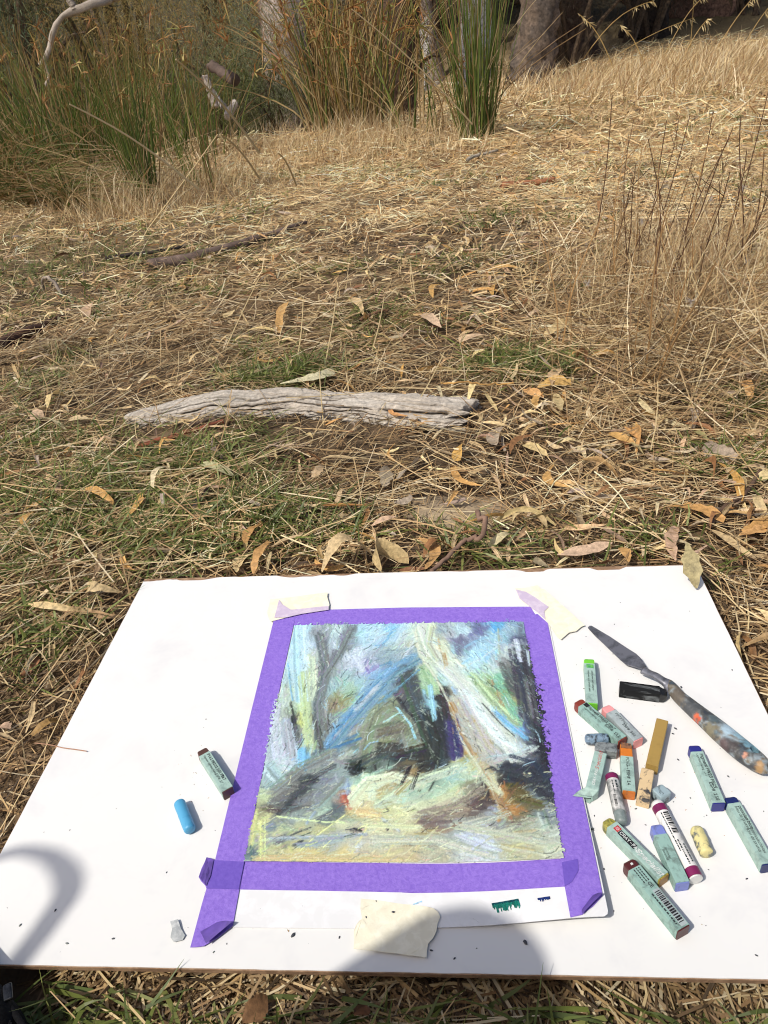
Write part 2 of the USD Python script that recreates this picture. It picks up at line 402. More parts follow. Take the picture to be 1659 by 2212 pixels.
def couch(x, y, lmin, lmax, wmin, wmax, per=3, segs=3):
    x = np.repeat(x, per) + rng.normal(0, 0.008, len(x) * per); y = np.repeat(y, per) + rng.normal(0, 0.008, len(y) * per)
    m = len(x); ln = rng.uniform(lmin, lmax, m)
    yaw = rng.uniform(0, 2 * np.pi, m); pit = np.abs(rng.normal(0.45, 0.3, m))
    d = np.stack([np.cos(yaw) * np.cos(pit), np.sin(yaw) * np.cos(pit), np.sin(pit)], 1)
    base = np.stack([x, y, ground(x, y) + rng.uniform(0.0, 0.018, m)], 1)
    bend = np.stack([rng.normal(0, 0.12, m), rng.normal(0, 0.12, m), -np.abs(rng.normal(0.22, 0.15, m))], 1) * ln[:, None]
    ok = off_board(x, y, 0.006) & off_board(x + d[:, 0] * ln, y + d[:, 1] * ln, 0.0)
    col = GREEN[rng.integers(0, len(GREEN), m)] * rng.uniform(0.7, 1.2, (m, 1))
    return ribbons(base[ok], d[ok], ln[ok], rng.uniform(wmin, wmax, m)[ok], bend[ok], segs, col=col[ok], taper="tip", side=np.cross(d[ok], [0, 0, 1.0]) + rng.normal(0, 0.35, (int(ok.sum()), 3)))


parts = []
x, y = fan(11000, 0.33, 2.3, 0.8, 1.5); k = (field(x, y, 4.2, 61) > 0.635 - 0.07 * smooth(0.1, -0.4, x) * smooth(1.4, 1.0, y)) & off_board(x, y)
parts.append(couch(x[k], y[k], 0.022, 0.07, 0.0016, 0.0034, 2))
x, y = fan(9000, 2.1, 7.0, 0.7, 1.5); k = (field(x, y, 3.2, 62) > 0.585 - 0.08 * smooth(0.2, -0.8, x) * smooth(4, 2.5, y))
parts.append(couch(x[k], y[k], 0.02, 0.06, 0.003, 0.006, 4, 2))
x, y = rng.uniform(-0.5, 0.45, 620), rng.uniform(0.17, 0.268, 620)      # the strip in front of the board
parts.append(couch(x, y, 0.03, 0.065, 0.002, 0.0042, 3, 4))
for px, py, n, s in ((650, 810, 260, 0.045), (540, 830, 160, 0.04), (1090, 790, 220, 0.05), (1180, 800, 160, 0.05), (470, 1000, 120, 0.06), (350, 1010, 130, 0.06), (160, 1060, 260, 0.09), (100, 960, 160, 0.07), (560, 1110, 160, 0.06), (380, 1150, 160, 0.07),
                     (690, 1160, 150, 0.05), (1000, 1190, 40, 0.03), (1100, 1210, 50, 0.03), (1380, 1180, 50, 0.03), (1600, 1010, 120, 0.05), (1640, 870, 120, 0.05), (430, 560, 160, 0.12), (220, 560, 200, 0.14), (60, 600, 240, 0.14), (60, 520, 200, 0.16), (800, 700, 140, 0.07), (60, 1200, 200, 0.08), (40, 1400, 160, 0.06), (1000, 570, 120, 0.1), (1300, 640, 100, 0.07)):
    q = on_ground(px, py)
    n = int(n * 0.62); parts.append(couch(q[0] + rng.normal(0, s, n), q[1] + rng.normal(0, s * 0.7, n), 0.02, 0.07, 0.0018, 0.0038, 3))
v, f, c = cat_mesh(parts)
tag(obj("grass", (v, f), "grass_look", col=c), "low green grass runners growing through the straw", "grass", kind="stuff")

# ------------------------------------------------------------------ log, sticks, bark


def loft(path, rx, rz, sides, disp, up=(0, 0, 1)):
    """One limb: path (K,3), half width rx and half height rz (K,), disp(s, theta) -> radial scale."""
    path = np.asarray(path, float); K = len(path)
    tan = np.gradient(path, axis=0); tan /= np.linalg.norm(tan, axis=1, keepdims=True)
    a = np.cross(tan, up); a /= np.linalg.norm(a, axis=1, keepdims=True); b = np.cross(a, tan)
    th = np.arange(sides) / sides * 2 * np.pi
    s = np.linspace(0, 1, K)
    SS, TT = np.meshgrid(s, th, indexing="ij")
    dd = disp(SS, TT)
    v = path[:, None] + dd[..., None] * (a[:, None] * (np.cos(TT) * np.asarray(rx)[:, None])[..., None] + b[:, None] * (np.sin(TT) * np.asarray(rz)[:, None])[..., None])
    ends = np.stack([path[0], path[-1]])
    V = np.vstack([v.reshape(-1, 3), ends])
    i = np.arange(K - 1)[:, None] * sides; j = np.arange(sides)[None]; j2 = (j + 1) % sides
    f = np.concatenate([np.stack([i + j, i + j2, i + sides + j2], -1).reshape(-1, 3), np.stack([i + j, i + sides + j2, i + sides + j], -1).reshape(-1, 3)])
    n0 = K * sides; e = (K - 1) * sides
    f = np.concatenate([f, [[n0, (x + 1) % sides, x] for x in range(sides)], [[n0 + 1, e + x, e + (x + 1) % sides] for x in range(sides)]])
    return V, f, SS, TT, dd


def interp_path(pts, n, kind="smooth"):
    from scipy.interpolate import PchipInterpolator
    pts = np.asarray(pts, float)
    t = np.concatenate([[0], np.cumsum(np.linalg.norm(np.diff(pts[:, :3], axis=0), axis=1))]); t /= t[-1]
    return PchipInterpolator(t, pts)(np.linspace(0, 1, n))


lg = np.array([[*on_ground(px, py)[:2], r] for px, py, r in ((288, 922, 0.018), (320, 915, 0.027), (400, 898, 0.030), (520, 888, 0.034), (650, 885, 0.036), (800, 892, 0.035), (920, 905, 0.040), (980, 910, 0.038), (1004, 911, 0.034))])
lp = interp_path(lg, 230)
lz = ground(lp[:, 0], lp[:, 1]) + lp[:, 2] * 0.22


def log_disp(s, t):
    n1 = meshkit.fbm(np.stack([s * 9, np.cos(t) * 1.2 + 4, np.sin(t) * 1.2], -1), 4, 71)
    fine = meshkit.fbm(np.stack([s * 14, np.cos(t) * 14 + 4, np.sin(t) * 14], -1), 3, 72)
    d = 0.86 + 0.30 * n1 + 0.16 * (fine - 0.5) + 0.2 * (meshkit.fbm(np.stack([s * 60, np.cos(t) * 5, np.sin(t) * 5], -1), 3, 79) - 0.5)
    for t0, s0, s1, w, dep in ((1.12, 0.22, 0.68, 0.075, 0.42), (0.72, 0.40, 0.78, 0.05, 0.34), (1.45, 0.12, 0.5, 0.05, 0.24), (0.55, 0.14, 0.48, 0.09, 0.4), (0.62, 0.76, 1.0, 0.16, 0.45), (1.3, 0.58, 0.97, 0.04, 0.22), (0.95, 0.04, 0.32, 0.05, 0.3), (0.3, 0.3, 0.5, 0.07, 0.35), (1.7, 0.3, 0.75, 0.04, 0.2), (0.45, 0.58, 0.8, 0.05, 0.3), (1.22, 0.03, 0.2, 0.04, 0.25)):
        c0 = t0 + 0.05 * np.sin(s * 11 + t0 * 5) + 0.5 * (meshkit.fbm(np.stack([s * 16, 0 * s + t0 * 9, 0 * s], -1), 3, 77) - 0.5)
        d -= dep * np.exp(-np.abs((t - c0) / (w * 0.5)) ** 1.2) * smooth(s0, s0 + 0.05, s) * (1 - smooth(s1 - 0.06, s1, s))
    return d


lv, lf, LS, LT, LD = loft(np.stack([lp[:, 0], lp[:, 1], lz], 1), lp[:, 2] * 1.22, lp[:, 2] * 0.70, 220, log_disp)
endj = (meshkit.noise(np.stack([LT * 0, np.cos(LT) * 5, np.sin(LT) * 5], -1), 78) - 0.5) * 0.05 * (smooth(0.93, 1.0, LS) + smooth(0.05, 0.0, LS))
lv[:-2, 0] += endj.ravel()
grey = lin((190, 183, 172)) * (0.72 + 0.5 * meshkit.fbm(np.stack([LS * 30, np.cos(LT) * 5 + 3, np.sin(LT) * 5], -1), 4, 73)[..., None])
strk = meshkit.fbm(np.stack([LS * 10, np.cos(LT) * 22 + 4, np.sin(LT) * 22], -1), 3, 75)[..., None]
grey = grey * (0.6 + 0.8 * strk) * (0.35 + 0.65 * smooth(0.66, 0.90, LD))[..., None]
warm = meshkit.fbm(np.stack([LS * 6, np.cos(LT) * 2, np.sin(LT) * 2 + 9], -1), 3, 74)[..., None]
grey = grey * (1 - 0.4 * warm) + lin((176, 152, 124)) * 0.4 * warm
gcol = np.vstack([grey.reshape(-1, 3), lin((110, 100, 90))[None].repeat(2, 0)])
tag(obj("fallen_log", (lv, lf), "wood_look", col=gcol, smo=True), "weathered grey cracked log lying half sunk in the straw behind the board", "log")


def stick(name, label, cat, pix, r0, r1, col, lift=0.0, sides=7, n=28, wob=0.004, zs=None, group=None, mat="bark_look"):
    p = []
    for k, (px, py) in enumerate(pix):
        q = on_ground(px, py); z = ground(q[0], q[1]) + lift + (zs[k] if zs else 0)
        p.append(gz(px, py, z))
    P_ = interp_path(p, n)
    P_ += (meshkit.noise(np.stack([np.arange(n) * 0.6, np.zeros(n) + len(label), np.zeros(n)], 1), 3)[:, None] - 0.5) * wob
    s = np.linspace(0, 1, n)
    rad = (r0 + (r1 - r0) * s)
    v, f, SS, TT, dd = loft(P_, rad, rad, sides, lambda s, t: 0.8 + 0.4 * meshkit.fbm(np.stack([s * 18, np.cos(t) * 1.5, np.sin(t) * 1.5], -1), 3, 5))
    c = lin(col) * (0.7 + 0.6 * meshkit.fbm(v * 60, 3, 9))[:, None]
    return tag(obj(name, (v, f), mat, col=c, smo=True), label, cat, group)


stick("stick", "long dark grey stick lying on the straw beyond the log", "stick", [(322, 572), (400, 560), (470, 541), (530, 524), (590, 505), (660, 482)], 0.019, 0.008, (112, 94, 84), lift=0.014)
stick("stick", "thin blackish stick behind the long grey stick", "stick", [(230, 556), (290, 549), (360, 540), (400, 530)], 0.007, 0.005, (58, 50, 44), lift=0.01)
stick("stick", "dark brown strip of bark at the left edge of the ground", "bark", [(-30, 765), (25, 735), (75, 712), (136, 684)], 0.020, 0.006, (74, 50, 38), lift=0.012)
stick("stick", "reddish brown bark piece under the dark strip at the left edge", "bark", [(-30, 765), (0, 752), (40, 738)], 0.010, 0.004, (120, 76, 58), lift=0.005)
stick("stick", "small forked grey twig standing up at the left", "twig", [(135, 640), (118, 612), (105, 600), (96, 622)], 0.005, 0.004, (150, 136, 122), lift=0.01, zs=[0, .03, .04, .0])
stick("stick", "reddish stick lying among the leaf litter on the right bank", "stick", [(1085, 402), (1130, 398), (1165, 394), (1195, 388)], 0.018, 0.012, (168, 112, 78), lift=0.012)
stick("stick", "pale bare stick lying beside the foot of the big trunk", "stick", [(1010, 345), (1045, 332), (1075, 325)], 0.010, 0.006, (170, 158, 140), lift=0.02)
stick("bark_strip", "orange red bark strip lying along the front of the log", "bark", [(293, 966), (340, 953), (400, 935), (450, 920), (482, 912)], 0.0055, 0.004, (150, 88, 64), lift=0.010)
stick("twig", "curved pinkish brown twig rising behind the board's back edge", "twig", [(935, 1228), (962, 1206), (1000, 1176), (1035, 1160), (1052, 1140), (1050, 1118), (1036, 1098)], 0.0027, 0.0036, (128, 102, 86), lift=0.028, wob=0.012, zs=[0, .0, .004, .012, .02, .03, .036])
stick("twig", "straight brown twig near the right edge among orange leaves", "twig", [(1536, 1130), (1570, 1092), (1605, 1070), (1625, 1045), (1640, 1020)], 0.0035, 0.003, (104, 82, 66), lift=0.02)
stick("twig", "thin brown twig beside the pale leaf behind the log", "twig", [(950, 830), (990, 827), (1060, 829), (1110, 826)], 0.0016, 0.0014, (206, 160, 96), lift=0.045)
for k, (a, b, col) in enumerate((((565, 722), (602, 708), (96, 76, 62)), ((410, 920), (470, 905), (120, 100, 84)), ((1440, 640), (1500, 610), (110, 90, 70)), ((780, 690), (840, 668), (120, 90, 66)))):
    stick("twig", ["short dark twig in the straw left of the centre", "short twig lying against the front of the log", "short brown twig lying in the weeds at the right", "short brown twig lying above the log's middle"][k], "twig", [a, ((a[0] + b[0]) / 2, (a[1] + b[1]) / 2 - 2), b], 0.004, 0.003, col, lift=0.015)

# ------------------------------------------------------------------ fallen gum leaves


def leaf_mesh(a, b, w, arch=0.0, roll=0.0, curve=0.0, fold=0.2, tip=0.0, n=11):
    a = np.asarray(a, float); b = np.asarray(b, float); L = np.linalg.norm(b - a)
    t = np.linspace(0, 1, n); ax = (b - a) / L
    s = np.cross([0, 0, 1.0], ax); s /= np.linalg.norm(s); u = np.cross(ax, s)
    s, u = s * math.cos(roll) + u * math.sin(roll), -s * math.sin(roll) + u * math.cos(roll)
    mid = a + t[:, None] * (b - a) + np.sin(np.pi * t)[:, None] * (u * arch * L + s * curve * L) + (u * tip * L) * (t ** 3)[:, None]
    kind = rng.random(); pw = rng.uniform(0.5, 1.0); cut = rng.uniform(0.72, 0.9) if kind < 0.3 else 0.97; beg = 0.25 if kind > 0.85 else 0.03
    hw = 0.5 * w * np.clip(np.sin(np.pi * np.clip(t * (cut - beg) + beg, 0, 1)) ** pw * (1.15 - 0.35 * t) * (1 + 0.16 * rng.normal(0, 1, n)), 0.04, 1.1)
    tw = np.linspace(-0.35, 0.35, n) * (1 if roll >= 0 else -1)
    sd = s[None] * np.cos(tw)[:, None] + u[None] * np.sin(tw)[:, None]
    up = u[None] * (fold * hw)[:, None]
    l = mid - sd * hw[:, None] + up; r = mid + sd * hw[:, None] + up
    th = np.cross(np.gradient(mid, axis=0), sd); th /= np.maximum(np.linalg.norm(th, axis=1, keepdims=True), 1e-9)
    v = np.stack([l, mid, r], 1).reshape(-1, 3)
    f = []
    for k in range(n - 1):
        o = k * 3
        f += [[o, o + 1, o + 4], [o, o + 4, o + 3], [o + 1, o + 2, o + 5], [o + 1, o + 5, o + 4]]
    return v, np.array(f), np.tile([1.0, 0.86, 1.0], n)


TAN, ORG, PNK, GRY, BRN, OLV, CRM = (226, 198, 148), (220, 172, 106), (218, 184, 150), (186, 168, 144), (156, 112, 74), (182, 168, 124), (232, 222, 184)
named = [  # frame, start, end, width in pixels, colour, arch, label
    (RB, (665, 612), (806, 598), 34, ORG, .05, "orange tan leaf lying right across the leaf cluster right of the log"), (RB, (600, 622), (690, 655), 30, ORG, .03, None), (RB, (762, 530), (716, 622), 34, TAN, .05, None),
    (RB, (655, 705), (690, 640), 24, ORG, .05, None), (RB, (740, 640), (760, 720), 34, TAN, .02, None), (RB, (1120, 622), (1262, 655), 38, TAN, .08, "broad pale tan leaf in the straw at the right, below the weeds"),
    (RB, (1050, 765), (1180, 695), 32, ORG, .04, None), (RB, (970, 808), (1090, 850), 28, ORG, .12, "arched orange leaf right of the log's end"), (RB, (468, 860), (560, 778), 40, GRY, .06, "curled grey tan leaf close by the log's right end"),
    (RB, (1405, 845), (1515, 930), 62, GRY, .12, "wide grey brown leaf bent at its middle near the right edge"), (RB, (1335, 795), (1400, 852), 24, OLV, .05, None), (RB, (1478, 468), (1562, 600), 36, PNK, .07, "long pinkish tan leaf standing out at the right edge of the weeds"),
    (RB, (1500, 605), (1588, 672), 32, ORG, .2, "twisted orange leaf below the long pinkish one at the right"), (RB, (1228, 1128), (1470, 1192), 48, ORG, .05, "large flat orange brown leaf near the right edge behind the board"), (RB, (748, 1335), (985, 1298), 46, PNK, .05, "long pinkish green leaf just behind the board's back edge"),
    (RB, (1260, 1360), (1262, 1225), 40, PNK, .03, "upright pinkish tan leaf behind the board's right back corner"), (RB, (1350, 1480), (1308, 1285), 54, OLV, .10, "olive tan veined leaf overhanging the board's right back corner"), (RB, (835, 1140), (852, 1225), 40, TAN, .05, "short square tan leaf behind the board's right half"),
    (RB, (510, 1215), (772, 1165), 32, OLV, .04, "narrow olive leaf beside the curved twig"), (RB, (318, 930), (350, 860), 36, ORG, .15, None), (RB, (370, 990), (500, 962), 26, TAN, .1, None), (RB, (300, 955), (430, 1050), 26, ORG, .04, None),
    (RB, (735, 945), (820, 1055), 28, ORG, .08, None), (RB, (608, 858), (712, 912), 30, TAN, .05, None), (RB, (1155, 968), (1335, 998), 24, ORG, .04, "slim orange leaf below the wide grey brown leaf at the right"), (RB, (1440, 935), (1540, 1100), 32, ORG, .03, None),
    (RB, (1550, 1235), (1680, 1150), 46, ORG, .05, "big orange leaf at the right edge of the picture"), (RB, (1535, 1250), (1680, 1215), 34, ORG, .05, None), (RB, (325, 412), (472, 398), 36, PNK, .12, None), (RB, (150, 297), (250, 362), 36, PNK, .1, None),
    (RB, (690, 388), (815, 320), 30, TAN, .05, None), (RB, (883, 480), (1000, 458), 28, ORG, .08, None), (RB, (940, 378), (1085, 400), 38, ORG, .1, "orange leaf draped over the weed stalks at the right"), (RB, (1030, 455), (1045, 400), 22, TAN, .0, None),
    (RB, (470, 212), (512, 148), 20, ORG, .05, None), (RB, (212, 225), (246, 162), 20, ORG, .05, None), (RB, (58, 1012), (150, 928), 44, GRY, .04, "grey leaf lying beside the bare soil"), (RB, (0, 1040), (20, 950), 50, GRY, .06, None), (RB, (40, 1110), (122, 1085), 30, GRY, .03, None),
    (RB, (-10, 1402), (105, 1352), 78, TAN, .75, "big tan leaf arching up behind the board's back edge"), (RB, (150, 1262), (176, 1402), 42, ORG, .03, "upright orange leaf touching the board's back edge"), (RB, (170, 1345), (285, 1310), 34, BRN, .4, "curled brown leaf on the dark soil beside the twig"),
    (RB, (1018, 1305), (1062, 1370), 30, ORG, .05, None), (RB, (655, 1345), (725, 1405), 34, GRY, .03, None), (RB, (870, 1405), (980, 1380), 30, BRN, .1, None), (RB, (545, 900), (640, 830), 22, BRN, .03, None),
    (RA, (1212, 597), (1445, 538), 42, CRM, .06, "long cream leaf resting behind the log"), (RA, (1428, 575), (1548, 636), 28, ORG, .06, "orange leaf lying over the top of the log"), (RA, (868, 940), (1005, 1015), 36, (204, 196, 158), .03, "pale greenish cream leaf in front of the log"),
    (RA, (838, 1135), (922, 1045), 60, (92, 82, 76), .05, "dark grey leaf lying in the grass left of the soil patch"), (RA, (205, 700), (285, 652), 36, TAN, .35, "curled tan leaf at the left among brown litter"), (RA, (548, 1170), (606, 1080), 28, ORG, .05, None), (RA, (368, 1050), (502, 1112), 26, ORG, .08, None),
    (RA, (300, 750), (400, 762), 44, TAN, .03, None), (RA, (130, 745), (190, 730), 40, PNK, .03, None), (RA, (92, 1205), (152, 1150), 26, ORG, .05, None), (RA, (1058, 1285), (1138, 1205), 40, ORG, .08, "orange leaf left of the big arching tan leaves"), (RA, (1095, 1415), (1165, 1285), 32, ORG, .1, None),
    (RA, (1020, 1410), (1115, 1325), 44, TAN, .04, "tan leaf at the back edge of the board, left of centre"), (RA, (1388, 1122), (1655, 1132), 24, (190, 136, 76), .03, None), (RA, (1390, 1408), (1610, 1325), 60, TAN, .42, "long tan leaf arching over the board's back edge"), (RA, (1478, 242), (1572, 302), 26, TAN, .08, None),
    (RA, (1205, 375), (1242, 278), 30, ORG, .1, None), (RA, (382, 310), (402, 252), 34, PNK, .03, None), (RA, (238, 1060), (256, 990), 20, PNK, .03, None), (RA, (800, 182), (832, 142), 24, ORG, .05, None), (RA, (968, 310), (1015, 285), 28, TAN, .03, None),
    (RA, (1210, 1410), (1330, 1370), 34, GRY, .05, None), (RA, (1455, 1110), (1470, 1060), 26, PNK, .05, None), (RA, (1350, 1000), (1400, 940), 30, TAN, .05, None), (RA, (200, 990), (250, 1010), 30, PNK, .05, None), (RA, (0, 905), (75, 890), 30, CRM, .05, None),
    (BT, (480, 1300), (640, 1120), 90, (150, 112, 76), .04, "large brown leaf under the front edge of the board"), (BT, (1230, 1180), (1330, 1260), 70, (132, 92, 64), .05, None), (BL, (0, 85), (40, 100), 44, PNK, .1, None),
]
leaf_spots = []


def leaf_cols(col, shade, jitter=0.1):
    c = lin(col) * (1 + rng.normal(0, jitter)) * np.array([1, 1 + rng.normal(0, .03), 1 + rng.normal(0, .06)])
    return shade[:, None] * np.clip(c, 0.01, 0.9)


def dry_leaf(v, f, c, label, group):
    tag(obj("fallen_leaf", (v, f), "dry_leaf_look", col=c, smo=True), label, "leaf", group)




def leaf_label(x, y, col):
    cn = {TAN: "pale tan", ORG: "orange tan", PNK: "pinkish tan", GRY: "grey brown", BRN: "dark brown", OLV: "olive tan", CRM: "cream"}.get(col, "straw coloured")
    zone = "in front of the log" if y < 1.17 and x < 0.06 and y > 0.85 else "close behind the drawing board" if y <= 0.85 and y > 0.7 and x < 0.3 else "beside the drawing board" if y <= 0.75 else "right of the log" if y < 1.4 and x >= 0.06 else "behind the log" if y < 1.75 else "farther up the straw covered bank"
    return f"dry {cn} gum leaf lying loose on the litter {zone}", f"{cn} gum leaves {zone}"


for fr, a, b, w, col, arch, label in named:
    pa, pb = fr(*a), fr(*b)
    qa, qb = on_ground(*pa, 0.021), on_ground(*pb, 0.021)
    if label and "overhanging" in label:
        qa = gz(*pa, 0.004); qb = gz(*pb, 0.03)
    dist = np.linalg.norm((qa + qb) / 2 - [0, 0, H])
    wid = w / 1.327 * S1 / FPX * dist * (1.28 if fr is not BT else 0.9)
    v, f, sh = leaf_mesh(qa, qb, wid, arch, rng.normal(0, 0.4), rng.normal(0, 0.11), 0.25, rng.normal(0.03, .05))
    dry_leaf(v, f, leaf_cols(col, sh, 0.05), *((label, None) if label else leaf_label(*(qa + qb)[:2] / 2, col)))
    leaf_spots.append((qa + qb)[:2] / 2)
pal = [TAN, ORG, TAN, PNK, GRY, (230, 204, 152), (210, 174, 122), TAN, BRN, (236, 216, 172)]


def leaf_at(x, y, big=1.0, seg=9):
    L = rng.uniform(0.04, 0.095) * big; yaw = rng.uniform(0, 2 * np.pi)
    a = np.array([x - math.cos(yaw) * L / 2, y - math.sin(yaw) * L / 2]); b = np.array([x + math.cos(yaw) * L / 2, y + math.sin(yaw) * L / 2])
    if not (off_board(a[0], a[1], .012) and off_board(b[0], b[1], .012) and off_board(x, y, .012)): return None
    za = float(ground(*a)) + rng.uniform(0.004, 0.024); zb = float(ground(*b)) + rng.uniform(0.004, 0.024)
    return leaf_mesh([*a, za], [*b, zb], rng.uniform(0.006, 0.0135) * big, rng.normal(0.05, 0.14), rng.normal(0, 0.6), rng.normal(0, 0.15), 0.3, rng.normal(0, 0.12), seg)


count = 0
while count < 300 - 70 - 0:
    x, y = [float(q[0]) for q in fan(1, 0.5, 2.3, 0.72, 1.5)]
    if rng.random() > (0.25 + 0.75 * smooth(-0.5, 0.5, x)): continue
    got = leaf_at(x, y)
    if got is None: continue
    pc = pal[rng.integers(len(pal))]; dry_leaf(got[0], got[1], leaf_cols(pc, got[2]), *leaf_label(x, y, pc))
    count += 1
bits = []
xs, ys = [np.concatenate(q) for q in zip(fan(17000, 0.6, 9.5, 0.72, 1.5), fan(2400, 0.55, 2.6, 0.72, 1.6))]
for x, y in zip(xs, ys):
    if y < 2 and rng.random() < 0.15 or rng.random() > 0.35 + 0.65 * smooth(-0.2 - 0.1 * y, 0.3, x): continue
    got = leaf_at(x, y, 0.62 if y < 2.2 else 0.85, 5 if y < 2.2 else 4)
    if got is None: continue
    cc = leaf_cols(pal[rng.integers(len(pal))], got[2], 0.22)
    bits.append((got[0], got[1], cc))
v, f, c = cat_mesh(bits)
tag(obj("leaf_litter", (v, f), "dry_leaf_look", col=c), "small broken gum leaves strewn through the straw", "leaf litter", kind="stuff")

# ------------------------------------------------------------------ dry weeds standing at the right


def weed(label, px, py, stems, spread, group=None):
    q = on_ground(px, py)
    t = thing("dry_weed", label, "weed", group, (q[0], q[1], float(ground(q[0], q[1]))))
    for k in range(stems):
        h = rng.uniform(0.18, 0.40); lean = np.array([rng.normal(0.18, 0.16), rng.normal(0.05, 0.14)])
        b = np.array([rng.normal(0, spread), rng.normal(0, spread)]); s = np.linspace(0, 1, 8)
        path = np.stack([b[0] + lean[0] * h * s + 0.12 * h * np.sin(s * 5 + k) * 0.3, b[1] + lean[1] * h * s + 0.06 * h * s ** 2, h * s - 0.005], 1)
        v, f = tubes(path[None], (0.0017 * (1 - 0.55 * s) * rng.uniform(0.7, 1.2))[None], 5)
        c = lin((94, 66, 46) if rng.random() < 0.45 else (176, 138, 90)) * rng.uniform(0.75, 1.15)
        V, F, C = [v], [f], [np.repeat(c[None], len(v), 0)]
        for _ in range(rng.integers(1, 4)):
            i = rng.integers(3, 7); d = np.array([rng.normal(0, .6), rng.normal(0, .5), 1.0]); d /= np.linalg.norm(d); l = rng.uniform(0.02, 0.07)
            pp = path[i] + d * np.linspace(0, l, 4)[:, None] + [0, 0, 0]
            v2, f2 = tubes(pp[None], np.linspace(0.0009, 0.0005, 4)[None], 4); F.append(f2 + sum(len(z) for z in V)); V.append(v2); C.append(np.repeat(c[None] * 0.9, len(v2), 0))
        obj("stem", (np.vstack(V), np.vstack(F)), "straw_look", t, col=np.vstack(C))
    # a few grey fluffy seed heads
    for k in range(max(1, stems // 4)):
        c0 = np.array([rng.normal(0.05, spread * 1.6), rng.normal(0.02, spread), rng.uniform(0.08, 0.22)])
        n = 26; d = rng.normal(0, 1, (n, 3)); d /= np.linalg.norm(d, axis=1, keepdims=True)
        v, f, c = ribbons(np.repeat(c0[None], n, 0), d, rng.uniform(0.006, 0.012, n), np.full(n, 0.0007), np.zeros((n, 3)), 1, col=np.repeat(lin((186, 176, 168))[None], n, 0), taper="none")
        obj("seed_head", (v, f), "straw_look", t, col=c)


weed("tall dry brown weed rising from the straw bank at the right of the log", 1330, 660, 8, 0.03)
weed("dense dry weed clump in the thick of the dead grass at the right", 1440, 690, 11, 0.05)
weed("dry weed leaning over the brushy tangle at the right edge", 1575, 640, 10, 0.06)
weed("sparse dry weed with few stems in front of the tangle, near the arched leaf", 1385, 850, 4, 0.02)
weed("thin dry weed standing alone on the bank above the log", 1205, 770, 3, 0.012)
weed("dry weed at the far right edge beside the reddish leaf", 1650, 560, 7, 0.05)


def tall_stalks(labels, spots, hmin, hmax, col, group):
    for label, ((px, py), (tx, ty)) in zip(labels, spots):
        q = on_ground(px, py); top = atY(tx, ty, q[1] + 0.05)
        s = np.linspace(0, 1, 9)[:, None]
        path = q + (top - q) * s + np.array([0.03, 0, 0]) * np.sin(s * 3.1) * np.linalg.norm(top - q) * rng.normal(0.6, .5)
        path[0, 2] -= 0.01
        v, f = tubes(path[None], (np.linspace(0.0016, 0.0009, 9) * (0.6 + 0.25 * q[1]))[None], 5)
        tag(obj("dry_stalk", (v, f), "straw_look", col=np.repeat(lin(col)[None] * rng.uniform(.85, 1.1), len(v), 0)), label, "stalk", group)


tall_stalks(["tall bare dark stalk leftmost on the right bank", "tall bare dark stalk second from the left on the right bank", "bare dark stalk leaning right out of the weeds at the right", "bare dark stalk farther up the right bank, leaning right", "tallest dark stalk at the right edge of the bank", "bare dark stalk leaning left across the weeds on the right bank", "short bare dark stalk low at the right edge"], [((1265, 610), (1322, 205)), ((1390, 590), (1440, 260)), ((1400, 560), (1490, 250)), ((1480, 520), (1540, 240)), ((1560, 560), (1659, 200)), ((1445, 520), (1400, 300)), ((1580, 640), (1650, 330))], 0, 0, (98, 70, 50), None)
tall_stalks(["pale dry stem standing in the straw above the log's middle", "pale dry stem standing in the straw behind the cream leaf", "pale dry stem leaning right over the straw left of the centre", "pale thin stem standing right of the centre above the log", "long pale bent stem leaning across the left reeds", "pale broken stem slanting left under the middle sedges", "short pale stem at the foot of the middle sedges", "pale stem alone on the open bank right of the centre", "pale stem on the open bank in the picture's centre", "pale stem standing among the leaves right of the log", "pale stem crossing in front of the log's right half", "upright pale stem crossing in front of the log's middle"], [((640, 790), (655, 640)), ((700, 800), (730, 610)), ((480, 770), (560, 600)), ((800, 770), (830, 640)), ((300, 520), (470, 290)), ((570, 420), (475, 290)), ((660, 430), (640, 330)), ((1150, 640), (1170, 480)), ((900, 660), (885, 560)), ((1480, 900), (1545, 700)), ((880, 905), (960, 760)), ((700, 925), (690, 800))], 0, 0, (226, 204, 156), None)

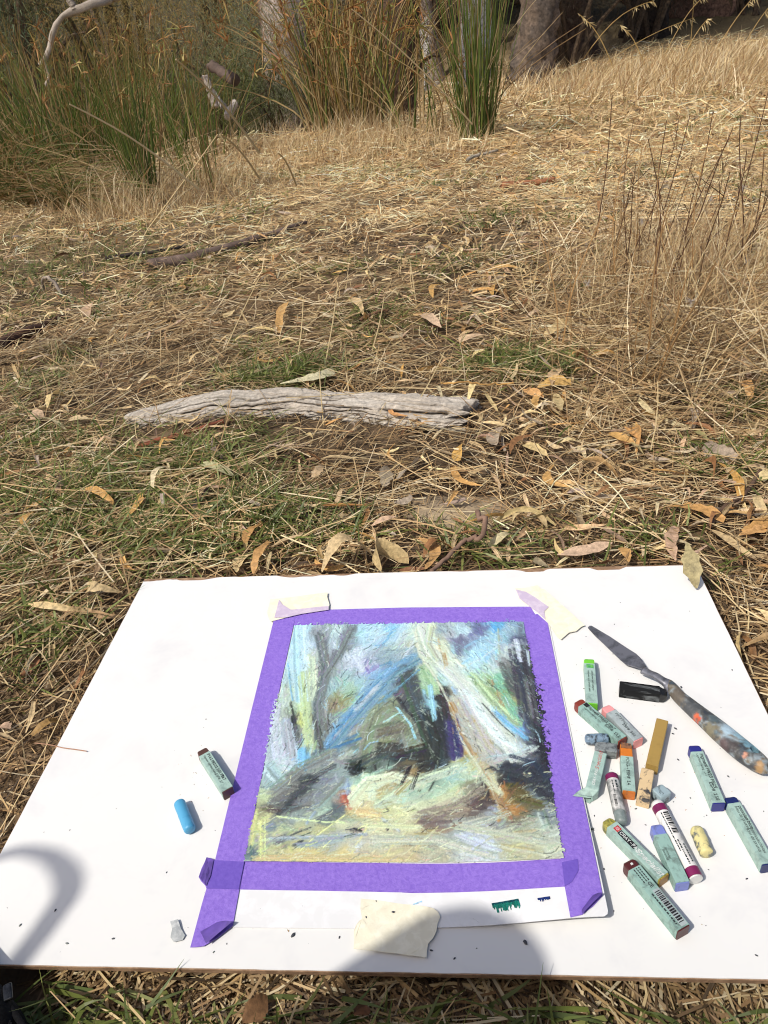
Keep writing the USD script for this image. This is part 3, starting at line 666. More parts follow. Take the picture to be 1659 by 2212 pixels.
# seed-headed grass stems on the bank at the upper right
for k, ((px, py), (tx, ty)) in enumerate((((1235, 165), (1410, 2)), ((1290, 150), (1500, 38)), ((1330, 160), (1250, 30)), ((1430, 130), (1540, -20)), ((1490, 120), (1500, -20)), ((1540, 120), (1640, -20)), ((1600, 110), (1665, 10)), ((1200, 175), (1180, 40)), ((1395, 150), (1340, 55)), ((1640, 130), (1700, 20)), ((1470, 140), (1530, 40)))):
    q = on_ground(px, py); top = atY(tx, ty, q[1] + 0.1)
    t = thing("grass_stem", ["long straw coloured seeding grass stem slanting up from the rough trunk's foot", "arching seeding grass stem crossing the dark thicket at the upper right", "seeding grass stem leaning left in front of the dark thicket", "tall seeding grass stem right of the arching one", "upright seeding grass stem on the right bank's crest", "slanting seeding grass stem near the upper right corner", "rightmost seeding grass stem but one on the crest", "short seeding grass stem just right of the rough trunk", "seeding grass stem leaning left in the middle of the crest", "seeding grass stem at the right edge of the crest", "short slanting seeding grass stem in the middle of the crest"][k], "grass stem", None, q)
    s = np.linspace(0, 1, 9)[:, None]
    path = (top - q) * s; path[:, 2] += np.sin(s[:, 0] * np.pi) * 0.12 * np.linalg.norm(top - q) * (0.4 + rng.random())
    path[0, 2] -= 0.03
    v, f = tubes(path[None], np.linspace(0.0048, 0.0026, 9)[None], 4)
    obj("stem", (v, f), "straw_look", t, col=np.repeat(lin((190, 158, 96))[None], len(v), 0))
    m = 16; b = path[-1] + (path[-3] - path[-1]) * rng.uniform(-0.1, 1.1, (m, 1))
    v, f, c = ribbons(b, np.tile([0.6, 0, -0.7], (m, 1)) + rng.normal(0, .3, (m, 3)), rng.uniform(0.04, 0.08, m), np.full(m, 0.012), np.zeros((m, 3)), 2, col=np.repeat(lin((220, 200, 150))[None], m, 0))
    obj("seed_head", (v, f), "straw_look", t, col=c)

# ------------------------------------------------------------------ reeds and sedges
REED_G = [(98, 118, 50), (114, 130, 58), (82, 104, 46), (126, 136, 64), (102, 118, 58)]
REED_D = [(176, 152, 104), (150, 120, 76), (196, 172, 124)]
RUST = [(160, 108, 60), (180, 130, 74), (136, 92, 54), (168, 134, 80)]


def reed(label, px, py, top, n, base_r, lean, dry=0.2, heads=0.0, arch=0.15, rad=0.0019, wind=(0.0, 0.0), green=REED_G, cat="reed clump", short=0.55):
    q = on_ground(px, py); h = (py - top) / FPX * np.linalg.norm(q - [0, 0, H])
    if px < 1000: n = int(n * 1.7); rad = rad * 1.35
    if px < 480: heads *= 0.22; dry *= 0.8
    elif px < 880: dry = 0.5; lean *= 1.25; arch += 0.28; n = int(n * 0.55); base_r *= 1.25; green = [(160, 142, 76), (128, 132, 66), (104, 118, 58), (172, 146, 84), (112, 126, 62)]
    if px < 480 and arch < 0.5: base_r *= 1.5; lean *= 1.0
    t = thing("reed_clump", label, cat, None, (q[0], q[1], float(ground(q[0], q[1]))))
    K = 7; s = np.linspace(0, 1, K)
    ang = rng.uniform(0, 2 * np.pi, n); rr = base_r * np.sqrt(rng.random(n))
    b = np.stack([rr * np.cos(ang), rr * np.sin(ang), np.full(n, -0.01)], 1)
    hh = h * rng.uniform(short, 1.05, n)
    ln = np.stack([b[:, 0] / max(base_r, 1e-6) * lean * 0.8 + rng.normal(wind[0], lean * 0.5, n), b[:, 1] / max(base_r, 1e-6) * lean * 0.6 + rng.normal(wind[1], lean * 0.5, n)], 1)
    path = np.zeros((n, K, 3)); path[..., :2] = b[:, None, :2] + ln[:, None] * (hh[:, None, None] * (s[None, :, None] * (1 - arch) + arch * 2 * s[None, :, None] ** 2))
    path[..., 2] = hh[:, None] * (s - arch * 0.5 * s ** 2.5 * np.linalg.norm(ln, axis=1)[:, None] * 2) - 0.01
    isdry = rng.random(n) < dry
    gi = np.array([lin(c) for c in green])[rng.integers(0, len(green), n)]; di = np.array([lin(c) for c in REED_D])[rng.integers(0, 3, n)]
    bent = rng.random(n) < 0.2; path[bent, :, 2] *= rng.uniform(0.45, 0.8, bent.sum())[:, None]; path[bent, :, 0] += (rng.normal(0, 0.35, bent.sum())[:, None] * h * s[None] ** 2); isdry |= bent
    col = np.where(isdry[:, None], di, gi) * rng.uniform(0.75, 1.2, (n, 1))
    w = rad * rng.uniform(0.7, 1.25, n)
    v, f = tubes(path, w[:, None] * np.linspace(1.1, 0.5, K)[None], 4, caps=False)
    tipc = np.array(lin((150, 118, 66)))
    cc = col[:, None] * (1 - smooth(0.75, 1, s))[None, :, None] + tipc * smooth(0.75, 1, s)[None, :, None] * 0.9
    cc = np.repeat(cc[:, :, None], 4, 2).reshape(-1, 3)
    tag(obj("stems", (v, f), "grass_look", t, col=cc), kind="stuff")
    hd = np.nonzero(rng.random(n) < heads)[0]
    if len(hd):
        vs = []
        m = 9; tip = np.repeat(path[hd, -1], m, 0); k = len(tip)
        d = rng.normal(0, 1, (k, 3)) + [0, 0, 0.5]; d /= np.linalg.norm(d, axis=1, keepdims=True)
        vs.append(ribbons(tip, d, rng.uniform(0.2, 1, k) * h * 0.15, np.full(k, rad * 2.2), np.stack([0 * d[:, 0], 0 * d[:, 0], -rng.random(k) * h * 0.06], 1), 2, col=np.array([lin(c) for c in (RUST + [(186, 166, 104), (136, 140, 72)])])[rng.integers(0, 6, k)], taper="tip"))
        m = 7; tip = np.repeat(path[hd, -1], m, 0) + rng.normal(0, h * 0.02, (len(hd) * m, 3)); k = len(tip)
        d = rng.normal(0, 1, (k, 3)); d /= np.linalg.norm(d, axis=1, keepdims=True)
        vs.append(ribbons(tip, d, np.full(k, h * 0.022), np.full(k, h * 0.012), np.zeros((k, 3)), 1, col=np.array([lin(c, 0.75) for c in RUST])[rng.integers(0, 4, k)]))
        v, f, c = cat_mesh(vs)
        tag(obj("flower_heads", (v, f), "straw_look", t, col=c), kind="stuff")
    return t


reed("tall upright green rush clump in front of the pale trunks", 1030, 298, -90, 130, 0.10, 0.17, 0.16, 0.0, 0.05, 0.0030, wind=(0.0, 0))
reed("sparse rushes with bent dry tips beside the upright green clump", 900, 285, 60, 16, 0.20, 0.30, 0.5, 0.15, 0.3, 0.0030)
reed("rusty topped sedge clump at the creek edge, lower left of the middle group", 590, 290, 150, 160, 0.26, 0.30, 0.3, 0.7, 0.25, 0.0034)
reed("rusty topped sedge clump in the centre of the middle group", 690, 285, 85, 190, 0.30, 0.32, 0.3, 0.75, 0.25, 0.0034)
reed("tallest orange headed sedge clump of the middle group", 762, 285, -30, 190, 0.26, 0.24, 0.25, 0.75, 0.2, 0.0034)
reed("sedge clump with orange heads behind the middle group", 720, 235, 5, 170, 0.42, 0.3, 0.3, 0.8, 0.25, 0.0042)
reed("dark green rush with nearly vertical stems at the front of the left reed bed", 322, 446, 160, 46, 0.03, 0.16, 0.2, 0.35, 0.1, 0.0018)
reed("thin rush with few long green stems right of the left reed bed", 445, 408, 120, 16, 0.06, 0.20, 0.25, 0.5, 0.1, 0.0016, wind=(-0.12, 0))
reed("broad green reed clump in the middle of the left bed", 225, 400, 165, 120, 0.14, 0.34, 0.25, 0.4, 0.2, 0.0019)
reed("green reed clump with rusty heads at the back of the left bed", 300, 345, 110, 110, 0.22, 0.35, 0.25, 0.5, 0.2, 0.0023)
reed("reed clump with spiky star shaped heads at the left edge", 50, 370, 120, 90, 0.16, 0.32, 0.25, 0.5, 0.25, 0.0021)
reed("leaning reed clump between the left edge and the middle of the left bed", 135, 390, 150, 110, 0.14, 0.36, 0.3, 0.4, 0.25, 0.0019)
reed("drooping clump of arching dry reeds low at the left edge", 70, 440, 290, 150, 0.14, 0.75, 0.75, 0.0, 0.7, 0.0016, wind=(0.35, -0.2), short=0.7)
reed("arching half dry reed tussock in front of the left bed", 165, 445, 330, 110, 0.10, 0.7, 0.7, 0.0, 0.7, 0.0014, wind=(0.2, -0.2), short=0.6)
reed("dark arching tussock in the far left corner of the bed", -20, 430, 240, 120, 0.14, 0.6, 0.5, 0.0, 0.6, 0.0017, wind=(0.2, -0.1))
reed("slender reeds between the left bed and the creek hollow", 390, 345, 150, 50, 0.25, 0.3, 0.3, 0.35, 0.2, 0.0022)
reed("short mixed sedge clump between the white stubs and the middle group", 545, 268, 185, 90, 0.24, 0.35, 0.4, 0.6, 0.25, 0.003)
reed("low rush patch at the edge of the creek hollow", 470, 300, 215, 60, 0.35, 0.3, 0.4, 0.1, 0.2, 0.0026)

# long fallen pale reed stems that cross the bed
for k, (a, b, Y) in enumerate((((690, 440), (380, 128), 2.3), ((430, 410), (150, 225), 2.35), ((560, 385), (475, 290), 2.7), ((640, 400), (600, 330), 2.8), ((1020, 268), (760, 20), 3.4))):
    pa, pb = atY(a[0] if k else 560, a[1] if k else 330, Y), atY(*b, Y - 0.2)
    s = np.linspace(0, 1, 10)[:, None]
    path = pa + (pb - pa) * s + np.array([0, 0, 0.02]) * np.sin(s * np.pi)
    v, f = tubes(path[None], np.linspace(0.0036, 0.002, 10)[None], 5)
    tag(obj("fallen_reed", (v, f), "straw_look", col=np.repeat(lin((206, 184, 142))[None], len(v), 0)),
        ["long dead pale reed stem slanting across the left bed's right half", "long dead pale stem slanting low across the left bed", "short pale broken stem leaning in the hollow right of the left bed", "short pale stem poking from the straw under the middle sedges", "long thin dead stem slanting through the middle sedges"][k], "reed stem")


# ------------------------------------------------------------------ trees and shrubs behind


def leaves_cloud(n, clumps, spread, size, aspect, cols, droop=0.5, hang=None):
    ci = rng.integers(0, len(clumps), n)
    p = clumps[ci] + rng.normal(0, 1, (n, 3)) * spread
    d = rng.normal(0, 1, (n, 3)) - [0, 0, droop]; d /= np.linalg.norm(d, axis=1, keepdims=True)
    ln = rng.uniform(0.6, 1.2, n) * size
    tone = rng.uniform(0.55, 1.35, len(clumps))[ci] * rng.uniform(0.8, 1.2, n)
    base = np.array([lin(c) for c in cols])
    pick = (rng.integers(0, len(cols), len(clumps))[ci] + (rng.random(n) < 0.4) * rng.integers(0, len(cols), n)) % len(cols)
    return ribbons(p, d, ln, ln * aspect, rng.normal(0, 0.15, (n, 3)) * ln[:, None], 1, col=base[pick] * tone[:, None], taper="both")


def shrub(label, x, y, w, h, n, size, cols, cat="shrub", aspect=0.3, depth=None, stem=(90, 74, 58), z=None, name="shrub"):
    z0 = float(ground(x, y)) if z is None else z
    t = thing(name, label, cat, None, (x, y, z0))
    depth = depth or w
    k = max(30, int(26 * w * h * 1.4))
    u = rng.normal(0, 1, (k, 3)); u /= np.linalg.norm(u, axis=1, keepdims=True)
    r = rng.random(k)[:, None] ** 0.45 * rng.uniform(0.75, 1.1, (k, 1))
    c = u * r * [w / 2, depth / 2, h / 2] + [0, 0, h * 0.52]
    c = c[c[:, 2] > 0.05 * h]
    v, f, col = leaves_cloud(n, c, 0.07 * (w + h) / 2, size, aspect, cols)
    tag(obj("crown", (v, f), "foliage_look", t, col=col), kind="stuff")
    V, F, N = [], [], 0
    for i in range(7):
        tgt = c[rng.integers(len(c))]
        s = np.linspace(0, 1, 7)[:, None]
        path = np.array([rng.normal(0, .05 * w), rng.normal(0, .05 * w), -0.05]) * (1 - s) + tgt * s + np.array([0, 0, 0.15 * h]) * np.sin(s * np.pi)
        vv, ff = tubes(path[None], np.linspace(0.035, 0.008, 7)[None] * h / 2.2, 6); V.append(vv); F.append(ff + N); N += len(vv)
    V = np.vstack(V)
    obj("trunk", (V, np.vstack(F)), "bark_look", t, col=np.repeat(lin(stem)[None], len(V), 0))
    return t


def column(px, Y):
    return atY(px, 120, Y)[0]


OLIVE = [(150, 132, 76), (164, 142, 86), (134, 126, 74), (174, 148, 92), (150, 126, 74)]
GGREEN = [(128, 136, 98), (142, 146, 110), (106, 116, 80), (154, 156, 122)]
DKGRN = [(66, 70, 42), (54, 58, 36), (82, 82, 50), (72, 66, 40)]
BLUEG = [(112, 128, 92), (92, 108, 76), (126, 138, 102), (76, 90, 62)]
BROWN = [(104, 78, 52), (84, 64, 46), (70, 56, 40), (120, 90, 60)]
shrub("dark bushy shrub filling the top left corner", column(10, 7.4), 7.4, 2.0, 2.4, 11000, 0.055, DKGRN)
shrub("pale blue green gum sapling hanging in the very top left corner", column(-40, 6.2), 6.2, 1.1, 2.2, 4200, 0.06, BLUEG, "sapling", z=-0.2)
shrub("large olive brown shrub behind the left reed bed", column(230, 9.0), 9.0, 3.0, 2.8, 16000, 0.05, OLIVE)
shrub("olive shrub right of the large olive brown one", column(400, 10.5), 10.5, 2.6, 2.6, 10000, 0.055, OLIVE)
shrub("grey green shrub left of the two toned trunk", column(480, 8.2), 8.2, 1.7, 1.75, 11000, 0.045, GGREEN)
shrub("low green bush at the creek below the grey green shrub", column(450, 6.6), 6.6, 1.6, 0.62, 4000, 0.05, [(96, 104, 52), (84, 92, 48), (106, 110, 60)])
shrub("low dark bush at the creek behind the white broken branch", column(540, 7.2), 7.2, 1.6, 0.75, 4000, 0.05, DKGRN)
shrub("grey green low shrub hiding the foot of the two toned trunk", column(575, 7.6), 7.6, 1.1, 1.0, 5500, 0.045, GGREEN)
shrub("brown leaved shrub behind the middle sedges", column(690, 9.4), 9.4, 2.4, 1.7, 9000, 0.05, BROWN)
shrub("brownish shrub between the middle sedges and the pale leaning trunk", column(850, 10.2), 10.2, 2.0, 1.8, 8000, 0.055, BROWN)
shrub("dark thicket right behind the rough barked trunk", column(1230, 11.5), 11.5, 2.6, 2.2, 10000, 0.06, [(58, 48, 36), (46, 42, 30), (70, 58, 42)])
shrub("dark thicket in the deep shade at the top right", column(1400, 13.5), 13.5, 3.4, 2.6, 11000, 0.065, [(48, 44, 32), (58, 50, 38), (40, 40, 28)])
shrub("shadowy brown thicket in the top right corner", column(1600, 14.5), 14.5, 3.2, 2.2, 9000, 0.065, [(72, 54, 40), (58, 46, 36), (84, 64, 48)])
for k, (px, Y) in enumerate(((-150, 13), (60, 16), (260, 17.5), (480, 16), (700, 17.5), (920, 16), (1120, 17), (1330, 19), (1560, 20), (1800, 18), (2050, 16), (-420, 11), (-700, 9))):
    shrub("dense dark bush in the far row that closes off the background", column(px, Y), Y, 4.6, 5.2, 8000, 0.12, DKGRN + OLIVE[:2], "bush", 0.35, name="far_bush")
for p in stage.GetPrimAtPath("/World").GetChildren():
    if p.GetName().startswith("far_bush"): tag(p, group="far bushes closing off the background")


def tree(label, px, py, tx, r, ycol, height, crown_c, crown_r, nleaf, cols, ydist=None, bark="bark_look", rough=0.25, col2=None, flare=0.35):
    q = on_ground(px, py) if ydist is None else atY(px, py, ydist)
    z0 = float(ground(q[0], q[1])); q = np.array([q[0], q[1], z0])
    top = atY(tx, 0, q[1]); lean = (top - q)[:2] / max(top[2] - q[2], 0.1)
    t = thing("gum_tree", label, "tree", None, q)
    K = 70; s = np.linspace(0, 1, K) ** 1.6
    zz = s * height - 0.08
    path = np.stack([lean[0] * np.minimum(zz, 2.0) + 0.1 * np.sin(zz * 0.9), lean[1] * np.minimum(zz, 2) + 0.05 * np.sin(zz), zz], 1); path[:, :2] -= path[0, :2]
    rad = r * (1 - 0.55 * s) * (1 + flare * np.exp(-np.maximum(zz, 0) / 0.18))
    v, f, SS, TT, dd = loft(path, rad, rad, 40, lambda s_, t_: 1 + rough * (meshkit.fbm(np.stack([np.cos(t_) * 3 + 3, np.sin(t_) * 3, s_ * height * 7], -1), 4, int(px) % 50) - 0.5) * 2)
    n = meshkit.fbm(v * [9, 9, 4], 4, 31)[:, None]
    c = lin(ycol) * (0.6 + 0.8 * n)
    if col2 is not None:
        m = smooth(0.46, 0.56, meshkit.fbm(v * [4, 4, 0.9] + 9, 3, 35))[:, None]
        c = c * (1 - m) + lin(col2) * m * (0.75 + 0.5 * n)
    obj("trunk", (v, f), bark, t, col=c, smo=True)
    cc = np.array(crown_c, float); k = 90
    u = rng.normal(0, 1, (k, 3)); u /= np.linalg.norm(u, axis=1, keepdims=True)
    cl = cc + u * (rng.random((k, 1)) ** 0.4) * np.array(crown_r)
    for i in range(5):
        tgt = cl[rng.integers(k)]; st = path[int(K * rng.uniform(0.72, 0.95))]
        ss = np.linspace(0, 1, 9)[:, None]; pp = st * (1 - ss) + tgt * ss + np.array([0, 0, 0.4]) * np.sin(ss * np.pi)
        vv, ff = tubes(pp[None], np.linspace(r * 0.35, 0.015, 9)[None], 7)
        obj("limb", (vv, ff), bark, t, col=np.repeat(lin(ycol)[None], len(vv), 0))
    v, f, col = leaves_cloud(nleaf, cl, 0.28, 0.15, 0.22, cols, 0.9)
    tag(obj("crown", (v, f), "foliage_look", t, col=col), kind="stuff")
    return t


GUM = [(96, 110, 78), (84, 98, 66), (110, 120, 88)]
tree("gum tree with thick rough grey brown bark right of the green rushes", 1146, 180, 1152, 0.195, (96, 85, 76), 7.5, (0.6, 0.9, 6.2), (2.4, 2.4, 1.4), 9000, GUM, rough=0.42, col2=(112, 96, 82))
tree("slim pale gum tree leaning behind the middle rushes", 942, 182, 902, 0.135, (214, 210, 204), 6.5, (-0.2, 0.8, 5.6), (1.8, 1.8, 1.1), 4500, GUM, rough=0.05, col2=(150, 136, 122))
tree("pale smooth gum trunk showing through the upright rush clump", 1030, 180, 1015, 0.20, (212, 212, 210), 7.0, (0.2, 1.2, 6.4), (2.0, 2.0, 1.2), 5500, GUM, rough=0.04, col2=(164, 148, 134))
tree("gum tree with pale left side and dark right side rising behind the grey green shrub", 592, 120, 580, 0.26, (176, 160, 148), 8.0, (0.4, 1.6, 6.8), (2.4, 2.4, 1.4), 6000, GUM, ydist=9.2, rough=0.06, col2=(112, 84, 70))
tree("dark brown barked tree in the shade left of the pale leaning trunk", 836, 150, 840, 0.24, (84, 66, 52), 8.0, (1.2, 1.5, 6.4), (2.4, 2.4, 1.4), 6500, GUM, ydist=9.8, rough=0.2)
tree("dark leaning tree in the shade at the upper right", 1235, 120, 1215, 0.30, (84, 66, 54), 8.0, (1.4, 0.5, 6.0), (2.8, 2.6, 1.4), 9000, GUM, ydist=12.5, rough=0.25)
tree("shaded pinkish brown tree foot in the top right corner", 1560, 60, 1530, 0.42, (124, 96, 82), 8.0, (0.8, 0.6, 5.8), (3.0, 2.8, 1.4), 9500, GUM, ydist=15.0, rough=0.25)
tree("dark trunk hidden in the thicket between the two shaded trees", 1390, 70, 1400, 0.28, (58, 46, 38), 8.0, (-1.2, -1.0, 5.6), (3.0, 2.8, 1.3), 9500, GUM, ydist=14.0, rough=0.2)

# white dead branch at the upper left
zz1 = zoomed(0, 0, 625); zz2 = zoomed(600, 0, 1225)
wb = thing("dead_branch", "bare white dead branch bending down over the reeds at the upper left", "branch")


def branch_part(pts, name, sides=9):
    P_ = interp_path([[*atY(*zz1(x, y), Y), r] for x, y, Y, r in pts], 90)
    v, f, SS, TT, dd = loft(P_[:, :3], P_[:, 3], P_[:, 3], sides, lambda s, t: 0.45 + 1.1 * meshkit.fbm(np.stack([s * 34, np.cos(t) * 1.8, np.sin(t) * 1.8], -1), 4, 6), up=(0.1, 1, 0.1))
    c = lin((178, 165, 150)) * (0.25 + 1.3 * meshkit.fbm(v * 18, 3, 12))[:, None]
    obj(name, (v, f), "wood_look", wb, col=c, smo=True)


branch_part([(3000, -900, 8.9, .06), (1700, -260, 6.5, .05), (940, -4, 4.6, .021), (880, 20, 4.55, .019), (800, 34, 4.5, .021), (750, 56, 4.5, .017), (660, 84, 4.5, .021), (570, 118, 4.5, .015), (520, 160, 4.5, .010), (470, 240, 4.5, .014), (445, 330, 4.5, .013), (435, 400, 4.5, .011), (405, 455, 4.5, .014), (392, 520, 4.5, .014), (375, 552, 4.5, .010), (335, 556, 4.5, .005)], "limb")
branch_part([(650, 78, 4.5, .02), (620, 30, 4.5, .016), (580, -20, 4.5, .014), (500, -90, 4.5, .012)], "twig")
branch_part([(390, 540, 4.5, .006), (402, 590, 4.5, .005), (424, 650, 4.5, .007), (402, 720, 4.5, .008), (385, 770, 4.5, .004)], "twig")


def far_stick(label, pts, r, col):
    P_ = interp_path([[*atY(*zz2(x, y), Y), r] for x, y, Y in pts], 26)
    v, f, SS, TT, dd = loft(P_[:, :3], P_[:, 3], P_[:, 3], 9, lambda s, t: 0.4 + 1.2 * meshkit.fbm(np.stack([s * 9, np.cos(t) * 1.9, np.sin(t) * 1.9], -1), 4, 6), up=(0.1, 1, 0.1))
    c = lin(col, 0.75) * (0.4 + 1.1 * meshkit.fbm(v * 14, 3, 12))[:, None]
    tag(obj("broken_branch", (v, f), "wood_look", col=c, smo=True), label, "branch")


far_stick("white broken branch stub with an orange top by the creek", [(180, 670, 5.4), (215, 760, 5.35), (270, 930, 5.3)], 0.022, (204, 186, 168))
far_stick("second white branch leaning beside the white stub at the creek", [(250, 800, 5.6), (300, 870, 5.5), (350, 930, 5.4)], 0.018, (190, 180, 172))
far_stick("short white branch end lying right of the white stubs", [(440, 890, 5.3), (400, 950, 5.25), (370, 1015, 5.2)], 0.024, (196, 184, 172))
far_stick("dark log leaning out of the sedges above the white stubs", [(235, 570, 6.0), (330, 630, 5.9), (450, 700, 5.8)], 0.035, (112, 94, 84))

# ------------------------------------------------------------------ drawing board
from shapely.geometry import Polygon, Point
bt = thing("drawing_board", "large white faced drawing board lying flat on the straw, edges chipped brown", "drawing board", None, (0, 0, 0))
core = m3.Manifold.cube((BX1 - BX0, BY1 - BY0, 0.0040)).translate((BX0, BY0, -0.0047))
obj("panel", core, "board_core", bt)
n = 160
xs = np.linspace(BX0 + 0.0006, BX1 - 0.0006, n)
chip = 0.0012 + 0.0050 * smooth(0.44, 0.68, meshkit.fbm(np.stack([xs * 22, xs * 0, xs * 0], 1), 3, 15)) + 0.0012 * smooth(-0.1, 0.1, xs)
for px, dep, ww in ((396, .007, .004), (378, .004, .007), (740, .005, .014), (700, .003, .02), (1000, .003, .02)):
    x0 = gz(px, 1243)[0]; chip = np.maximum(chip, dep * np.exp(-((xs - x0) / ww) ** 2))
top_edge = np.stack([xs, BY1 - chip], 1)
ys = np.linspace(BY0 + 0.0008, BY1 - 0.004, 40)
nz = lambda a, s: 0.0006 * meshkit.fbm(np.stack([a * 60, a * 0 + s, a * 0], 1), 2, 3)
right = np.stack([BX1 - 0.0004 - nz(ys[::-1], 3), ys[::-1]], 1); left = np.stack([BX0 + 0.0004 + nz(ys, 5), ys], 1)
front = np.stack([xs[::-1], BY0 + 0.0004 + nz(xs[::-1], 9)], 1)
face = poly_prism(np.vstack([top_edge, right, front, left]), -0.0007, 0.0)
obj("white_face", face, "board_white", bt)

# ------------------------------------------------------------------ the oil pastel picture, its paper and the tapes
pt = thing("painting", "oil pastel picture of a leaning pale tree, framed in purple tape on white paper", "painting", None, (0, 0, 0))
BRC = gz(1310, 1994)[:2]


def lift(v):
    v = np.array(v, float)
    d = np.hypot(v[:, 0] - BRC[0], v[:, 1] - BRC[1])
    v[:, 2] += 0.0085 * smooth(0.15, 0.0, d) ** 1.3 + 0.0012 * smooth(0.05, 0.0, np.abs(v[:, 0] - BRC[0] + 0.02)) * smooth(0.3, 0.0, d)
    return v


def sheet(name, pts, z, mat, parent=pt, thick=0.00025, size=0.009, bump=None, label=None):
    w = np.array([gz(px, py, z)[:2] for px, py in pts])
    m = poly_prism(w, z, z + thick)
    v, f = trimesh.remesh.subdivide_to_size(m.vertices, m.faces, size)
    if bump is not None: v = np.array(v); v[:, 2] += bump(v)
    o = obj(name, (lift(v), f), mat, parent, smo=20)
    if label: tag(o, label)
    return o


def pts(*args):
    out = []
    for fr, lst in args: out += [fr(*p) if fr else p for p in lst]
    return out


sheet("paper", [(600, 1322), (1165, 1309), (1186, 1345), (1248, 1660), (1311, 1984), (1310, 1991), (1303, 1996), (1200, 2000), (1050, 2004), (800, 2007), (505, 2004), (440, 1990), (470, 1880)], 0.0004, "paper_white", thick=0.0005)
sheet("tape_strip", pts((T5, [(250, 225), (247, 205), (360, 188), (474, 172), (800, 163), (1268, 160), (1310, 160), (1345, 215), (1282, 226), (330, 240)])), 0.0011, "purple_tape", label="purple tape strip along the picture's top edge")
sheet("tape_strip", pts((BT, [(490, 212), (1000, 222), (1640, 231)]), (BS, [(40, 231), (600, 236), (1110, 234), (1202, 237), (1206, 320), (1160, 402), (1112, 430), (600, 430), (20, 429)]), (BT, [(1640, 427), (1000, 414), (450, 406), (232, 401), (225, 380), (196, 350), (180, 322), (200, 262), (235, 192), (262, 196), (285, 207)])), 0.0010, "purple_tape", label="purple tape strip along the picture's bottom edge")
sheet("tape_strip", [(592, 1337), (636, 1342), (596, 1526), (528, 1862), (503, 2000), (470, 2026), (440, 2044), (425, 2046), (411, 2047), (437, 1950), (465, 1857), (545, 1527)], 0.0015, "purple_tape", label="purple tape strip down the picture's left side, curled at its end")
sheet("tape_strip", pts((T5, [(1275, 200), (1340, 190), (1382, 228)]), (BS, [(1277, 0), (1362, 470), (1365, 498), (1300, 570), (1228, 626), (1150, 641), (1112, 430), (1090, 250), (1040, 0)]), (T5, [(1330, 540), (1290, 300)])), 0.0015, "purple_tape", label="purple tape strip down the picture's right side, its corner folded")
sheet("tape_overlap", pts((BT, [(287, 208), (488, 219), (450, 404), (234, 399)])), 0.00195, "purple_tape_double")
sheet("tape_overlap", pts((BS, [(1093, 260), (1200, 238), (1206, 320), (1160, 400), (1113, 428)])), 0.00195, "purple_tape_double")
sheet("tape_overlap", pts((BT, [(182, 322), (236, 194), (284, 208), (262, 320), (232, 384)])), 0.0016, "purple_tape_smoky", bump=lambda v: 0.0012 * np.abs(np.sin(v[:, 0] * 900)))


def flap(name, corners, z, high):
    """A curled tape end: a bilinear patch whose outer edge stands up."""
    a, b, c, d = [gz(px, py, z) for px, py in corners]
    U, V = np.meshgrid(np.linspace(0, 1, 14), np.linspace(0, 1, 14))
    q = (1 - U)[..., None] * (1 - V)[..., None] * a + U[..., None] * (1 - V)[..., None] * b + U[..., None] * V[..., None] * c + (1 - U)[..., None] * V[..., None] * d
    q[..., 2] += high * np.sin(V * np.pi * 0.62) * (0.6 + 0.4 * U)
    i = (np.arange(13)[:, None] * 14 + np.arange(13)[None]).ravel()
    f = np.concatenate([np.stack([i, i + 1, i + 15], 1), np.stack([i, i + 15, i + 14], 1)])
    obj(name, (lift(q.reshape(-1, 3)), f), "purple_tape_smoky", pt, smo=True)


flap("tape_curl", pts((BT, [(190, 690), (300, 628), (412, 648), (235, 785)])), 0.0022, 0.005)
flap("tape_curl", pts((BS, [(1225, 590), (1300, 492), (1366, 494), (1228, 630)])), 0.0022, 0.0035)
rag = lambda v: 0.0004 * meshkit.noise(v * [300, 300, 1], 4)
sheet("cream_tape", pts((T5, [(230, 222), (222, 205), (215, 182), (224, 160), (230, 130), (262, 127), (350, 117), (440, 104), (468, 102), (466, 120), (475, 150), (472, 173), (360, 190), (300, 204)])), 0.0021, "cream_tape", bump=rag)
sheet("cream_tape_overlap", pts((T5, [(266, 130), (280, 150), (315, 172), (472, 156), (472, 172), (360, 189), (300, 203), (246, 205)])), 0.0031, "cream_over_purple", thick=0.0001)
sheet("cream_tape", pts((T5, [(1247, 84), (1290, 82), (1340, 71), (1352, 84), (1370, 90), (1450, 160), (1537, 238), (1520, 245), (1500, 262), (1470, 268), (1437, 297), (1420, 285), (1384, 226), (1345, 188), (1305, 158), (1264, 126)])), 0.0021, "cream_tape", bump=rag)
sheet("cream_tape_overlap", pts((T5, [(1249, 88), (1290, 97), (1330, 120), (1386, 160), (1368, 178), (1372, 212), (1345, 187), (1306, 157), (1265, 125)])), 0.0031, "cream_over_purple", thick=0.0001)
sheet("cream_tape", pts((BT, [(1275, 468), (1400, 480), (1520, 500), (1640, 514)]), (BS, [(60, 510), (140, 518), (205, 530), (235, 538), (262, 560), (276, 592), (258, 640), (250, 690), (225, 740), (195, 770), (188, 810), (184, 868), (100, 858), (20, 848)]), (BT, [(1600, 850), (1430, 830), (1320, 816), (1226, 806), (1230, 750), (1228, 690), (1242, 650), (1262, 620), (1284, 600), (1272, 540)])), 0.0021, "cream_tape", bump=lambda v: 0.0006 * smooth(0.62, 0.75, meshkit.fbm(v * [60, 160, 1], 2, 4)))

